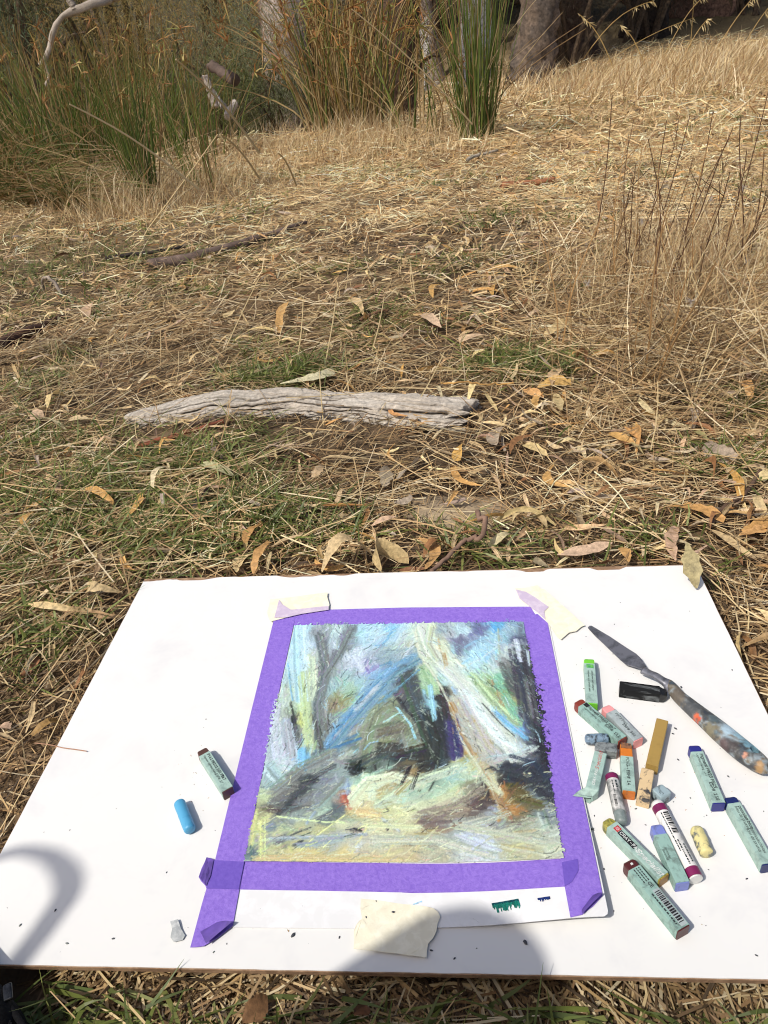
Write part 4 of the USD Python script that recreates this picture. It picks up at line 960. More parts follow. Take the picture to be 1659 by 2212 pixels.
# ---- pigment: strokes of oil pastel worked out on a grid of points on the paper (linear colours and thickness)
P_TL, P_TR, P_BL, P_BR = T5(330, 238), T5(1281, 223), (528, 1861), BS(1106, 233)
quad = np.array([gz(*p, 0.002)[:2] for p in (P_TL, P_TR, P_BR, P_BL)])
gx0, gx1 = quad[:, 0].min() - 0.016, quad[:, 0].max() + 0.020
gy0, gy1 = quad[:, 1].min() - 0.010, quad[:, 1].max() + 0.012
NX, NY = 440, 420
PX, PY = np.meshgrid(np.linspace(gx0, gx1, NX), np.linspace(gy0, gy1, NY))
cellx, celly = (gx1 - gx0) / (NX - 1), (gy1 - gy0) / (NY - 1)
anchors = {
    Z1: "400 300 190 222 235;330 400 175 215 240;420 480 200 215 225;560 330 150 150 155;620 450 110 110 115;720 330 185 200 200;700 450 190 200 210;850 350 130 135 138;800 520 120 122 125;1000 330 180 215 230;1150 330 185 205 215;1250 300 140 190 220;1400 350 195 200 200;1550 300 215 220 190;350 600 185 215 230;480 600 205 210 190;600 650 150 148 145;900 560 205 208 218;1000 680 195 195 210;1080 700 150 140 185;1200 600 150 165 170;1400 560 160 170 175;1500 560 120 145 165;300 800 175 195 200;380 850 200 215 165;480 800 205 210 180;560 850 125 125 125;700 850 160 185 185;850 870 165 190 165;950 800 160 190 195;1150 760 130 165 200;1300 700 100 150 190;1450 800 85 85 90;1600 800 165 190 150;250 1000 190 195 185;380 1000 195 215 150;480 1000 180 185 160;560 1050 135 145 150;780 1000 150 140 100;850 1000 160 170 120;1000 1000 130 160 185;1120 920 190 195 205;1200 960 100 150 190;1300 1000 140 145 110;1400 950 90 85 90;1600 1050 140 185 200;200 1250 185 188 185;340 1200 130 132 125;420 1200 200 200 110;520 1230 95 95 92;620 1150 150 145 140;740 1050 160 140 100;850 1150 110 150 180;1000 1130 120 150 170;1150 1150 140 140 100;1300 1200 150 150 115;1500 1250 60 58 60;1630 1200 75 75 78;150 1400 200 200 205;330 1400 140 140 130;480 1400 180 180 150;600 1400 120 118 112;760 1330 150 160 170;900 1270 165 155 150;1000 1400 120 125 110;1150 1400 150 150 110;1300 1300 145 140 110;1450 1400 120 140 150;1600 1400 40 40 42",
    Z2: "70 300 185 210 225;160 300 205 215 200;300 300 220 222 180;420 300 150 160 165;500 330 185 180 185;600 320 190 215 220;600 420 120 115 145;800 310 110 110 150;900 350 160 195 205;940 270 90 165 220;1000 380 150 185 200;1080 300 150 175 190;1170 280 130 150 165;1180 400 80 80 105;170 470 190 185 150;300 470 195 190 165;400 470 205 195 155;540 500 165 205 215;580 500 110 105 130;750 520 170 205 220;850 560 150 195 220;1000 560 175 180 175;1130 500 210 210 215;1200 560 190 190 205;100 600 100 140 175;250 600 190 190 150;400 600 205 205 190;550 650 215 220 205;700 640 185 215 225;850 680 185 210 195;940 680 195 205 200;1080 680 120 118 112;1200 700 60 60 65;100 800 80 78 80;270 780 165 190 140;330 800 150 200 190;430 750 200 210 215;560 780 195 205 195;650 820 210 220 195;820 800 180 205 160;900 820 160 170 110;960 800 130 190 160;1080 850 90 88 85;1200 850 110 105 100;1280 900 50 50 60;120 1000 70 70 72;300 900 155 185 130;280 1050 150 190 195;400 950 60 58 56;500 950 140 130 110;580 1030 190 135 75;640 1020 150 160 180;760 1000 220 228 228;900 950 120 160 120;950 970 155 160 90;1050 1000 160 150 95;1120 1050 140 180 120;1230 1000 100 98 98;1340 1050 40 38 45;200 1180 50 50 54;300 1150 130 180 205;400 1150 62 60 64;520 1100 90 75 60;600 1150 180 150 110;750 1080 200 210 215;880 1100 220 225 205;1000 1100 170 190 190;1100 1200 120 170 210;1200 1150 130 130 130;1300 1250 70 70 72;350 1350 48 46 46;500 1300 55 50 85;620 1300 190 175 145;740 1280 180 165 130;900 1200 220 215 185;1050 1250 200 200 180;1190 1270 120 175 215;1300 1400 80 80 88;400 1450 50 45 40;550 1430 50 48 75;700 1430 185 165 130;850 1400 190 170 140;1000 1400 195 195 185;1150 1430 195 200 190;1350 1450 45 45 55",
    Z3: "300 150 190 190 198;400 250 195 195 205;280 350 180 205 210;450 330 205 205 205;560 80 120 120 115;640 60 175 180 150;700 80 195 200 150;640 250 120 180 215;780 100 110 108 105;760 270 110 115 120;900 260 140 140 140;900 150 90 130 160;1050 210 180 180 165;1050 100 110 125 125;1250 100 130 140 100;1200 220 85 100 100;1350 220 65 60 55;1550 100 120 110 95;300 500 160 180 180;450 500 130 128 120;420 620 120 112 105;600 550 70 70 72;680 500 60 62 65;800 500 130 135 140;750 400 160 158 150;900 400 135 140 138;1000 400 150 160 155;1050 550 150 165 185;1150 360 35 35 35;1300 330 85 95 85;1450 320 110 120 110;1600 380 80 75 65;1150 500 180 205 175;1300 480 215 225 190;1500 520 175 155 110;1600 450 120 100 70;1060 690 190 95 70;1180 660 235 228 170;1350 600 215 220 185;1400 680 190 170 110;1600 650 185 210 185;250 650 200 205 150;350 700 110 105 100;500 720 75 75 75;650 700 130 125 120;800 640 140 145 140;900 650 160 165 150;850 780 165 180 160;950 780 95 100 105;1100 800 215 190 130;1250 800 230 190 130;1450 800 215 205 145;1600 800 215 205 150;300 790 90 75 70;250 860 215 205 140;400 850 130 130 125;550 850 150 155 150;700 880 165 170 150;900 860 110 115 115;1050 880 130 140 120;1200 890 190 185 140;1450 900 205 195 145;200 960 215 205 130;280 960 130 135 140;400 930 195 200 150;600 980 190 185 135;800 970 195 185 130;1000 930 215 205 160;1150 970 195 180 150;1300 980 210 200 160;1550 980 205 195 160;240 1080 180 165 145;420 1080 120 120 120;350 1000 205 195 145;620 1080 190 180 125;700 1110 150 160 165;900 1090 170 172 165;1150 1100 205 190 160;1350 1100 200 190 160;1550 1100 205 190 150;130 1200 110 130 130;250 1170 200 190 130;450 1180 215 195 130;700 1210 225 195 125;1000 1220 225 195 130;1300 1220 210 185 140;1550 1200 205 180 140",
    Z4: "100 50 110 115 105;200 100 60 55 50;330 100 50 48 50;450 100 55 52 85;600 80 200 180 140;700 70 190 165 120;800 100 190 165 125;950 100 170 165 160;1050 120 200 205 190;1200 80 80 85 100;1280 150 45 42 55;80 300 110 95 70;250 320 40 38 38;400 270 45 44 44;500 250 140 165 150;650 170 185 140 75;700 260 190 145 80;850 260 170 155 140;1000 250 160 160 165;1100 260 130 130 140;1000 330 50 48 60;1200 350 40 40 52;150 400 170 140 90;300 420 130 150 130;450 400 165 195 175;600 320 200 205 165;680 380 190 200 170;760 330 190 160 110;830 450 205 200 165;950 440 60 55 50;1150 450 50 50 60;1300 450 80 85 100;100 520 150 175 150;300 550 175 195 165;500 550 190 195 150;650 560 150 140 115;770 550 70 60 58;850 560 200 140 75;1000 520 100 80 50;1100 560 110 90 50;1250 560 95 105 115;100 640 200 205 170;350 650 210 200 155;500 650 200 190 150;650 700 110 90 80;770 680 85 70 68;950 650 190 130 65;1050 740 175 115 60;1150 650 115 100 60;1300 700 110 120 120;100 750 215 205 155;250 720 190 175 145;400 740 140 115 100;550 720 150 130 110;850 740 160 160 165;1050 800 120 115 100;1200 780 120 125 120;1300 800 150 155 145;100 850 205 190 140;250 820 130 105 95;350 830 130 110 105;250 930 175 150 100;500 880 165 165 155;700 850 170 165 155;900 850 145 140 135;1150 880 175 172 145;1300 900 185 185 165;100 1000 205 185 140;300 1010 180 170 145;500 1000 175 175 165;680 970 200 200 215;750 1050 195 195 200;900 950 185 180 155;1050 1000 185 178 145;1250 1000 185 180 150;1400 1020 185 185 165;100 1130 205 175 130;350 1130 190 175 145;600 1080 205 200 200;800 1150 205 205 205;1000 1080 190 175 130;1200 1100 190 180 140;1380 1130 200 195 170"}
ap, ac = [], []
for fr, txt in anchors.items():
    for row in txt.split(";"):
        x, y, r, g, b = map(float, row.split())
        ap.append(gz(*fr(x, y), 0.002)[:2]); ac.append((r, g, b))
ap = np.array(ap); ac = np.array(ac)
kd = cKDTree(ap)
flat = np.stack([PX.ravel(), PY.ravel()], 1)
wob = (np.stack([meshkit.fbm(np.stack([flat[:, 0] * 140, flat[:, 1] * 140, np.zeros(len(flat))], 1), 3, s) for s in (81, 82)], 1) - 0.5) * 0.012
dd_, ii_ = kd.query(flat + wob, k=4)
ww_ = 1 / (dd_ + 0.0006) ** 3.2; ww_ /= ww_.sum(1, keepdims=True)
IMG = (ac[ii_] * ww_[..., None]).sum(1).reshape(NY, NX, 3)
HGT = np.zeros((NY, NX))
prng = np.random.default_rng(99)
GRAIN = meshkit.noise(np.stack([PX * 2600, PY * 2600, PX * 0], -1), 5) * 0.6 + meshkit.noise(np.stack([PX * 1100, PY * 1100, PX * 0], -1), 6) * 0.4


def stroke(p, w, col, opacity=0.9, dry=0.3, height=1.0):
    """One pastel mark along the points p (metres on the paper), w wide; dry = how much of the paper's tooth stays bare."""
    p = np.asarray(p, float)
    i0, i1 = int((p[:, 0].min() - w - gx0) / cellx), int((p[:, 0].max() + w - gx0) / cellx) + 2
    j0, j1 = int((p[:, 1].min() - w - gy0) / celly), int((p[:, 1].max() + w - gy0) / celly) + 2
    i0, j0, i1, j1 = max(i0, 0), max(j0, 0), min(i1, NX), min(j1, NY)
    if i1 <= i0 or j1 <= j0: return
    X, Y = PX[j0:j1, i0:i1], PY[j0:j1, i0:i1]
    D = np.full(X.shape, 9.0)
    for a, b in zip(p[:-1], p[1:]):
        ab = b - a; L2 = max(ab @ ab, 1e-12)
        t = np.clip(((X - a[0]) * ab[0] + (Y - a[1]) * ab[1]) / L2, 0, 1)
        D = np.minimum(D, np.hypot(X - a[0] - t * ab[0], Y - a[1] - t * ab[1]))
    al = np.clip((w * 0.5 - D) / (w * 0.22) + 0.2, 0, 1) * np.clip((GRAIN[j0:j1, i0:i1] - dry * 0.62) * 5 + 0.5, 0, 1) * opacity
    IMG[j0:j1, i0:i1] = IMG[j0:j1, i0:i1] * (1 - al[..., None]) + np.asarray(col, float) * al[..., None]
    HGT[j0:j1, i0:i1] = np.maximum(HGT[j0:j1, i0:i1] * (1 - 0.6 * al), al * height * (0.5 + 0.5 * np.clip(1 - D / (w * 0.5), 0, 1)))


def direction(x, y):
    """Which way the hand moved in each part of the picture."""
    u = (x - quad[:, 0].min()) / (quad[:, 0].max() - quad[:, 0].min()); v = (y - quad[:, 1].min()) / (quad[:, 1].max() - quad[:, 1].min())
    if v < 0.18: return prng.normal(0.15, 0.35)
    if v < 0.36: return prng.normal(0.55, 0.5)
    if u > 0.55 and v > 0.3: return prng.normal(2.15, 0.3)
    if u < 0.25: return prng.normal(1.6, 0.3)
    return prng.normal(0.9, 0.45)


def rag_stroke(x, y, L, w, col, opacity, dry):
    th = direction(x, y); k = prng.normal(0, 0.4)
    t = np.linspace(-0.5, 0.5, 4)
    p = np.stack([x + L * t * np.cos(th) - L * k * t ** 2 * np.sin(th), y + L * t * np.sin(th) + L * k * t ** 2 * np.cos(th)], 1)
    stroke(p, w, col, opacity, dry)


def sample(x, y):
    i = int(np.clip((x - gx0) / cellx, 0, NX - 1)); j = int(np.clip((y - gy0) / celly, 0, NY - 1))
    return IMG[j, i]


for _ in range(700):
    x, y = prng.uniform(gx0, gx1), prng.uniform(gy0, gy1)
    c = sample(x, y) * prng.normal(1, 0.05) + prng.normal(0, 5, 3)
    rag_stroke(x, y, prng.uniform(0.006, 0.022), prng.uniform(0.0012, 0.0045), np.clip(c, 10, 250), 0.75, prng.uniform(0.1, 0.7))
marks = [  # frame, points, width in that frame's pixels, colour, dryness
    (Z1, [(350, 300), (340, 480), (380, 620)], 110, (186, 218, 238), .4), (Z1, [(420, 300), (430, 420), (410, 560)], 80, (205, 222, 232), .4), (Z1, [(470, 560), (500, 760), (470, 1000)], 70, (208, 212, 178), .4),
    (Z1, [(360, 700), (390, 900), (400, 1080)], 70, (200, 218, 158), .4), (Z1, [(265, 640), (285, 850), (310, 1000)], 22, (120, 175, 215), .3), (Z1, [(290, 1020), (320, 1150), (365, 1340)], 30, (50, 52, 50), .2), (Z1, [(470, 1120), (530, 1250), (575, 1420)], 62, (78, 78, 76), .3),
    (Z1, [(600, 440), (640, 560), (590, 700), (580, 860)], 60, (112, 112, 114), .45), (Z1, [(920, 300), (800, 470), (680, 600), (620, 740)], 80, (124, 126, 128), .5), (Z1, [(560, 330), (640, 480)], 50, (130, 130, 134), .5),
    (Z1, [(1500, 560), (1250, 700), (1000, 930), (800, 1200), (640, 1420)], 90, (118, 160, 194), .4), (Z1, [(1540, 610), (1300, 760), (1180, 900), (1020, 1090)], 34, (84, 142, 190), .3), (Z1, [(1180, 780), (1000, 980), (840, 1180), (700, 1350)], 30, (74, 134, 184), .35), (Z1, [(1120, 880), (1020, 1000), (930, 1080)], 70, (196, 198, 206), .4), (Z1, [(640, 1450), (800, 1390), (960, 1330)], 40, (72, 118, 160), .3), (Z1, [(740, 1340), (880, 1230), (1000, 1160)], 60, (172, 176, 186), .45),
    (Z1, [(570, 880), (600, 1040), (650, 1100)], 14, (150, 200, 230), .1), (Z1, [(680, 930), (625, 1000), (650, 1080)], 12, (170, 205, 225), .1), (Z1, [(690, 1220), (860, 1080), (1010, 920)], 14, (186, 214, 180), .1), (Z1, [(720, 1150), (860, 1060), (960, 960)], 24, (150, 200, 150), .5), (Z1, [(660, 1230), (720, 1275), (770, 1240)], 16, (36, 38, 40), .1), (Z1, [(700, 1050), (745, 1030)], 26, (50, 44, 36), .3),
    (Z1, [(1420, 760), (1480, 950), (1560, 1150)], 110, (80, 78, 80), .35), (Z1, [(1320, 940), (1420, 1100), (1560, 1280)], 60, (58, 54, 58), .35), (Z1, [(1560, 1180), (1600, 1320), (1640, 1480)], 150, (46, 46, 48), .3), (Z1, [(1200, 970), (1050, 1180), (960, 1400)], 70, (146, 148, 110), .5), (Z1, [(1100, 1330), (1260, 1250), (1320, 1150)], 26, (70, 66, 54), .5), (Z1, [(1330, 1120), (1430, 1230), (1500, 1380)], 22, (140, 196, 216), .4), (Z1, [(1080, 1420), (1240, 1430), (1420, 1440)], 60, (60, 58, 52), .4), (Z1, [(1590, 900), (1620, 1080), (1640, 1180)], 34, (150, 206, 226), .3),
    (Z1, [(60, 1180), (50, 1320), (60, 1480)], 60, (206, 206, 210), .5), (Z1, [(150, 1100), (120, 1300), (140, 1480)], 90, (196, 198, 200), .4), (Z1, [(220, 1240), (260, 1380), (330, 1490)], 60, (204, 204, 214), .4), (Z1, [(390, 1120), (430, 1200), (470, 1320)], 26, (222, 222, 96), .3), (Z1, [(400, 1330), (420, 1480)], 18, (140, 196, 216), .2),
    (Z1, [(880, 560), (960, 600), (1000, 700)], 90, (206, 206, 216), .4), (Z1, [(1030, 680), (1060, 730)], 36, (130, 112, 176), .3), (Z1, [(1150, 480), (1240, 400), (1310, 280)], 30, (120, 176, 214), .4), (Z1, [(1060, 460), (1150, 380), (1240, 340)], 50, (186, 196, 206), .4), (Z1, [(1380, 580), (1470, 480), (1500, 420)], 44, (214, 216, 220), .4),
    # the pale leaning trunk
    (Z2, [(170, 200), (150, 300), (190, 460), (260, 600), (360, 720)], 60, (214, 218, 194), .35), (Z2, [(320, 230), (290, 330), (340, 430), (420, 520), (520, 640)], 110, (220, 222, 186), .3), (Z2, [(240, 420), (330, 560), (470, 700), (560, 780)], 100, (206, 202, 178), .35), (Z2, [(380, 400), (400, 520), (440, 590)], 40, (200, 170, 120), .4), (Z2, [(420, 430), (520, 560), (640, 680)], 50, (222, 218, 190), .3), (Z2, [(400, 600), (460, 720), (530, 820)], 80, (206, 214, 226), .35), (Z2, [(700, 640), (820, 580), (960, 470)], 30, (206, 218, 222), .3), (Z2, [(520, 740), (640, 680), (700, 640)], 30, (200, 206, 196), .3),
    (Z2, [(580, 790), (700, 900), (800, 1060), (900, 1190)], 150, (226, 232, 226), .25), (Z2, [(700, 820), (830, 980), (960, 1150), (1040, 1280)], 90, (222, 224, 206), .35), (Z2, [(560, 900), (640, 1010), (700, 1110)], 80, (156, 164, 186), .4), (Z2, [(520, 870), (560, 960)], 40, (160, 190, 220), .4), (Z2, [(590, 1000), (600, 1100)], 50, (198, 140, 78), .3), (Z2, [(480, 1020), (540, 1130), (570, 1230)], 50, (118, 90, 60), .4), (Z2, [(360, 800), (450, 930), (540, 1040), (590, 1180), (590, 1340)], 18, (206, 194, 170), .1), (Z2, [(620, 1120), (660, 1280), (720, 1450)], 90, (196, 178, 144), .35), (Z2, [(760, 1180), (800, 1320), (850, 1480)], 90, (196, 180, 150), .4), (Z2, [(860, 1140), (930, 1240), (980, 1320)], 90, (216, 214, 180), .35),
    (Z2, [(690, 1240), (740, 1200)], 30, (190, 140, 80), .3), (Z2, [(950, 1300), (1060, 1400), (1160, 1460)], 120, (198, 198, 196), .4), (Z2, [(1040, 1290), (1130, 1340)], 30, (196, 192, 184), .2), (Z2, [(880, 1000), (960, 1120), (1040, 1230)], 12, (96, 92, 92), .2), (Z2, [(780, 860), (880, 980), (960, 1070)], 24, (140, 180, 150), .3),
    (Z2, [(740, 760), (860, 880), (980, 1010), (1060, 1110)], 70, (164, 176, 112), .5), (Z2, [(960, 770), (1060, 940), (1140, 1080)], 60, (132, 190, 150), .45), (Z2, [(900, 800), (940, 890)], 46, (176, 142, 104), .5), (Z2, [(990, 1090), (1100, 1210), (1210, 1340)], 70, (136, 184, 216), .35), (Z2, [(1090, 1190), (1200, 1300)], 36, (100, 170, 222), .3), (Z2, [(910, 960), (985, 930)], 8, (224, 230, 150), .0), (Z2, [(985, 860), (1025, 830)], 8, (224, 230, 150), .0),
    (Z2, [(1000, 640), (1060, 800), (1130, 920)], 90, (96, 94, 90), .5), (Z2, [(1150, 620), (1220, 760), (1260, 900)], 130, (56, 56, 62), .35), (Z2, [(1180, 820), (1230, 960), (1240, 1080)], 70, (116, 112, 108), .5), (Z2, [(1290, 860), (1330, 1060), (1340, 1300), (1370, 1480)], 60, (44, 42, 50), .35), (Z2, [(1340, 1000), (1400, 1150), (1420, 1350)], 60, (48, 40, 60), .65), (Z2, [(1160, 440), (1140, 530)], 60, (216, 218, 226), .3), (Z2, [(1180, 470), (1230, 590)], 50, (206, 208, 218), .3), (Z2, [(1060, 470), (1040, 560)], 40, (196, 200, 196), .4), (Z2, [(970, 300), (980, 460), (980, 540)], 30, (176, 180, 150), .4), (Z2, [(940, 250), (930, 330)], 50, (88, 166, 222), .4),
    (Z2, [(600, 360), (560, 480), (590, 570)], 60, (116, 110, 136), .55), (Z2, [(700, 350), (820, 320), (880, 270)], 60, (112, 110, 156), .55), (Z2, [(640, 480), (740, 420), (860, 380)], 40, (140, 186, 214), .4), (Z2, [(620, 640), (740, 560), (900, 500)], 40, (160, 204, 226), .4), (Z2, [(1190, 260), (1180, 360)], 60, (110, 116, 130), .5),
    (Z2, [(80, 760), (140, 930), (180, 1080)], 130, (86, 84, 88), .35), (Z2, [(210, 680), (270, 800), (320, 900)], 70, (168, 196, 146), .4), (Z2, [(280, 700), (340, 780), (400, 860)], 30, (150, 206, 200), .4), (Z2, [(240, 900), (270, 1030), (300, 1150)], 44, (148, 196, 216), .35), (Z2, [(400, 880), (400, 1060), (420, 1200)], 90, (58, 56, 54), .4), (Z2, [(310, 965), (360, 965)], 34, (36, 34, 34), .3), (Z2, [(160, 1120), (220, 1280), (300, 1440)], 150, (50, 50, 54), .3), (Z2, [(500, 1180), (520, 1330), (580, 1460)], 80, (54, 50, 92), .4), (Z2, [(30, 1180), (100, 1270), (140, 1330)], 20, (146, 200, 220), .4),
    # lower part: tree foot, hollow, straw
    (Z4, [(620, 130), (700, 230), (780, 340)], 70, (190, 140, 80), .4), (Z4, [(740, 250), (800, 380), (870, 500)], 60, (196, 180, 146), .3), (Z4, [(800, 400), (860, 500), (900, 560)], 50, (212, 206, 170), .3), (Z4, [(830, 540), (900, 620), (920, 740), (890, 810)], 60, (200, 136, 70), .35), (Z4, [(930, 510), (1000, 640), (1050, 760)], 90, (184, 124, 66), .4), (Z4, [(1010, 500), (1120, 600), (1220, 690)], 90, (108, 90, 52), .4), (Z4, [(730, 260), (850, 270), (960, 280)], 60, (172, 164, 158), .4), (Z4, [(850, 330), (1000, 350), (1250, 380)], 110, (46, 46, 58), .3), (Z4, [(960, 440), (1150, 460), (1300, 470)], 90, (56, 56, 66), .35), (Z4, [(1250, 560), (1290, 700), (1300, 790)], 90, (112, 122, 128), .45), (Z4, [(1310, 200), (1330, 330), (1330, 420)], 60, (44, 40, 52), .5), (Z4, [(1260, 40), (1300, 160), (1300, 260)], 50, (46, 44, 56), .4),
    (Z4, [(1130, 385), (1132, 386)], 24, (236, 226, 170), .0), (Z4, [(1178, 387), (1180, 388)], 22, (236, 226, 170), .0), (Z4, [(1070, 170), (1190, 150)], 40, (200, 204, 190), .5),
    (Z4, [(740, 430), (780, 560), (800, 640)], 60, (76, 64, 62), .35), (Z4, [(620, 620), (720, 640), (860, 660)], 70, (92, 74, 70), .4), (Z4, [(560, 640), (600, 650), (630, 680)], 14, (60, 50, 48), .1), (Z4, [(340, 760), (500, 720), (700, 720)], 60, (124, 100, 90), .5), (Z4, [(200, 830), (330, 830), (460, 820)], 50, (120, 96, 92), .5), (Z4, [(460, 840), (620, 820), (760, 780), (900, 770), (1000, 820)], 14, (226, 214, 180), .1), (Z4, [(860, 700), (870, 800)], 36, (168, 170, 184), .4),
    (Z4, [(540, 240), (500, 350)], 30, (214, 216, 176), .2), (Z4, [(650, 260), (560, 340), (470, 420)], 40, (206, 208, 168), .4), (Z4, [(690, 370), (520, 470), (330, 580)], 60, (186, 204, 172), .5), (Z4, [(600, 330), (430, 440)], 30, (150, 180, 180), .5), (Z4, [(560, 540), (360, 620), (180, 680)], 90, (208, 206, 160), .5), (Z4, [(280, 300), (240, 400), (180, 540)], 44, (44, 42, 42), .4), (Z4, [(160, 420), (100, 520)], 34, (46, 42, 40), .4), (Z4, [(320, 440), (270, 540)], 24, (60, 58, 54), .5), (Z4, [(140, 330), (40, 420)], 70, (172, 136, 86), .5), (Z4, [(330, 60), (330, 230)], 110, (46, 42, 42), .4), (Z4, [(200, 120), (280, 250)], 90, (52, 46, 44), .4),
    (Z4, [(350, 860), (200, 1010), (60, 1180)], 14, (236, 222, 150), .1), (Z4, [(240, 720), (100, 880), (-40, 1010)], 18, (230, 218, 150), .2), (Z4, [(120, 700), (-60, 860)], 14, (228, 220, 160), .2), (Z4, [(560, 930), (720, 990), (840, 1010)], 50, (206, 206, 222), .4), (Z4, [(480, 1040), (640, 1110), (830, 1180)], 50, (208, 206, 210), .4), (Z4, [(340, 1010), (440, 1080), (540, 1150)], 22, (140, 138, 140), .4), (Z4, [(660, 1090), (780, 1000), (880, 940)], 30, (200, 190, 156), .3), (Z4, [(860, 970), (1050, 930), (1220, 920)], 36, (190, 164, 116), .5), (Z4, [(1030, 890), (1180, 850)], 16, (110, 110, 116), .3), (Z4, [(900, 920), (1080, 860), (1240, 810)], 40, (190, 188, 160), .4), (Z4, [(920, 1050), (1100, 1080), (1200, 1110)], 50, (204, 178, 120), .5), (Z4, [(800, 1020), (1000, 1080), (1300, 1150)], 30, (200, 196, 170), .4), (Z4, [(1150, 1060), (1330, 1060)], 40, (200, 174, 128), .5), (Z4, [(270, 1130), (330, 1080), (420, 1060)], 40, (208, 196, 160), .4), (Z4, [(1250, 760), (1290, 860)], 40, (190, 196, 184), .4),
    (Z3, [(350, 80), (320, 250), (370, 380)], 90, (202, 200, 208), .35), (Z3, [(430, 60), (440, 220), (480, 380)], 70, (196, 196, 206), .35), (Z3, [(560, 0), (560, 120)], 60, (118, 118, 116), .4), (Z3, [(640, 160), (640, 280), (650, 390)], 40, (120, 184, 220), .3), (Z3, [(690, 60), (720, 120), (700, 240)], 40, (208, 208, 164), .4), (Z3, [(800, 0), (790, 160)], 60, (104, 102, 100), .35), (Z3, [(720, 240), (800, 230), (920, 250)], 70, (112, 116, 122), .45), (Z3, [(850, 380), (920, 300)], 40, (206, 200, 170), .4),
    (Z3, [(760, 490), (640, 540), (540, 640), (470, 740), (370, 830)], 70, (64, 64, 68), .4), (Z3, [(330, 690), (500, 620), (560, 520)], 110, (124, 118, 112), .5), (Z3, [(600, 700), (740, 640), (860, 560)], 100, (128, 130, 132), .5), (Z3, [(380, 560), (420, 480)], 14, (150, 200, 210), .2), (Z3, [(230, 770), (400, 790)], 40, (84, 66, 62), .4), (Z3, [(660, 910), (740, 800)], 40, (160, 172, 190), .4), (Z3, [(820, 850), (960, 760), (1020, 800)], 70, (98, 106, 110), .5), (Z3, [(780, 820), (880, 760)], 50, (186, 200, 170), .5),
    (Z3, [(1030, 640), (1060, 700), (1090, 760)], 60, (196, 92, 66), .2), (Z3, [(1055, 480), (1060, 620)], 50, (150, 168, 196), .4), (Z3, [(1120, 560), (1180, 700)], 90, (238, 230, 172), .3), (Z3, [(1230, 430), (1320, 520), (1300, 660)], 110, (220, 228, 190), .4), (Z3, [(1160, 790), (1280, 800), (1380, 860)], 70, (232, 186, 126), .3), (Z3, [(1100, 330), (1180, 380), (1220, 320)], 60, (32, 32, 32), .3), (Z3, [(1300, 230), (1400, 210), (1540, 160)], 100, (60, 56, 52), .4), (Z3, [(1320, 330), (1340, 400)], 34, (60, 56, 54), .3), (Z3, [(1360, 590), (1560, 500)], 60, (180, 154, 104), .5), (Z3, [(1180, 480), (1260, 440), (1500, 350)], 40, (170, 206, 176), .5), (Z3, [(1120, 220), (1210, 130), (1280, 40)], 20, (150, 204, 220), .3), (Z3, [(1230, 70), (1330, 20)], 18, (150, 204, 220), .3), (Z3, [(1430, 745), (1460, 785)], 26, (56, 50, 44), .3), (Z3, [(1600, 560), (1500, 640)], 24, (120, 110, 80), .5),
    (Z3, [(370, 840), (560, 860), (800, 890), (1050, 900)], 12, (214, 222, 150), .1), (Z3, [(1120, 960), (1190, 985)], 30, (50, 46, 48), .2), (Z3, [(1040, 975), (1150, 960)], 14, (90, 86, 84), .2), (Z3, [(1450, 970), (1480, 940)], 34, (70, 68, 74), .2), (Z3, [(1390, 860), (1480, 930), (1570, 990)], 24, (180, 176, 172), .3), (Z3, [(590, 1180), (740, 1040), (1030, 830)], 12, (240, 226, 140), .05), (Z3, [(820, 1150), (960, 1020)], 10, (236, 222, 140), .05), (Z3, [(1100, 1200), (1260, 930)], 12, (234, 220, 146), .05), (Z3, [(1430, 1260), (1500, 1130), (1600, 1060)], 14, (232, 218, 146), .05), (Z3, [(540, 1130), (620, 1080)], 40, (70, 72, 76), .3), (Z3, [(560, 1130), (760, 1110), (1000, 1060)], 70, (154, 160, 166), .4), (Z3, [(360, 1110), (440, 1060)], 44, (110, 110, 114), .3), (Z3, [(500, 1030), (560, 1000), (700, 950)], 16, (96, 96, 92), .6), (Z3, [(520, 1070), (700, 1000)], 14, (100, 98, 90), .6), (Z3, [(180, 1240), (600, 1230), (1100, 1250)], 50, (228, 194, 122), .4), (Z3, [(120, 1140), (130, 1280)], 60, (98, 118, 122), .4), (Z3, [(170, 780), (150, 950), (120, 1120)], 50, (222, 212, 130), .4), (Z3, [(30, 865), (90, 835), (150, 815)], 26, (204, 186, 170), .1), (Z3, [(1150, 1160), (1200, 1100)], 36, (208, 206, 206), .5), (Z3, [(250, 960), (330, 920)], 70, (132, 138, 146), .4)]
C5 = zoomed(600, 1850, 2000, 952)
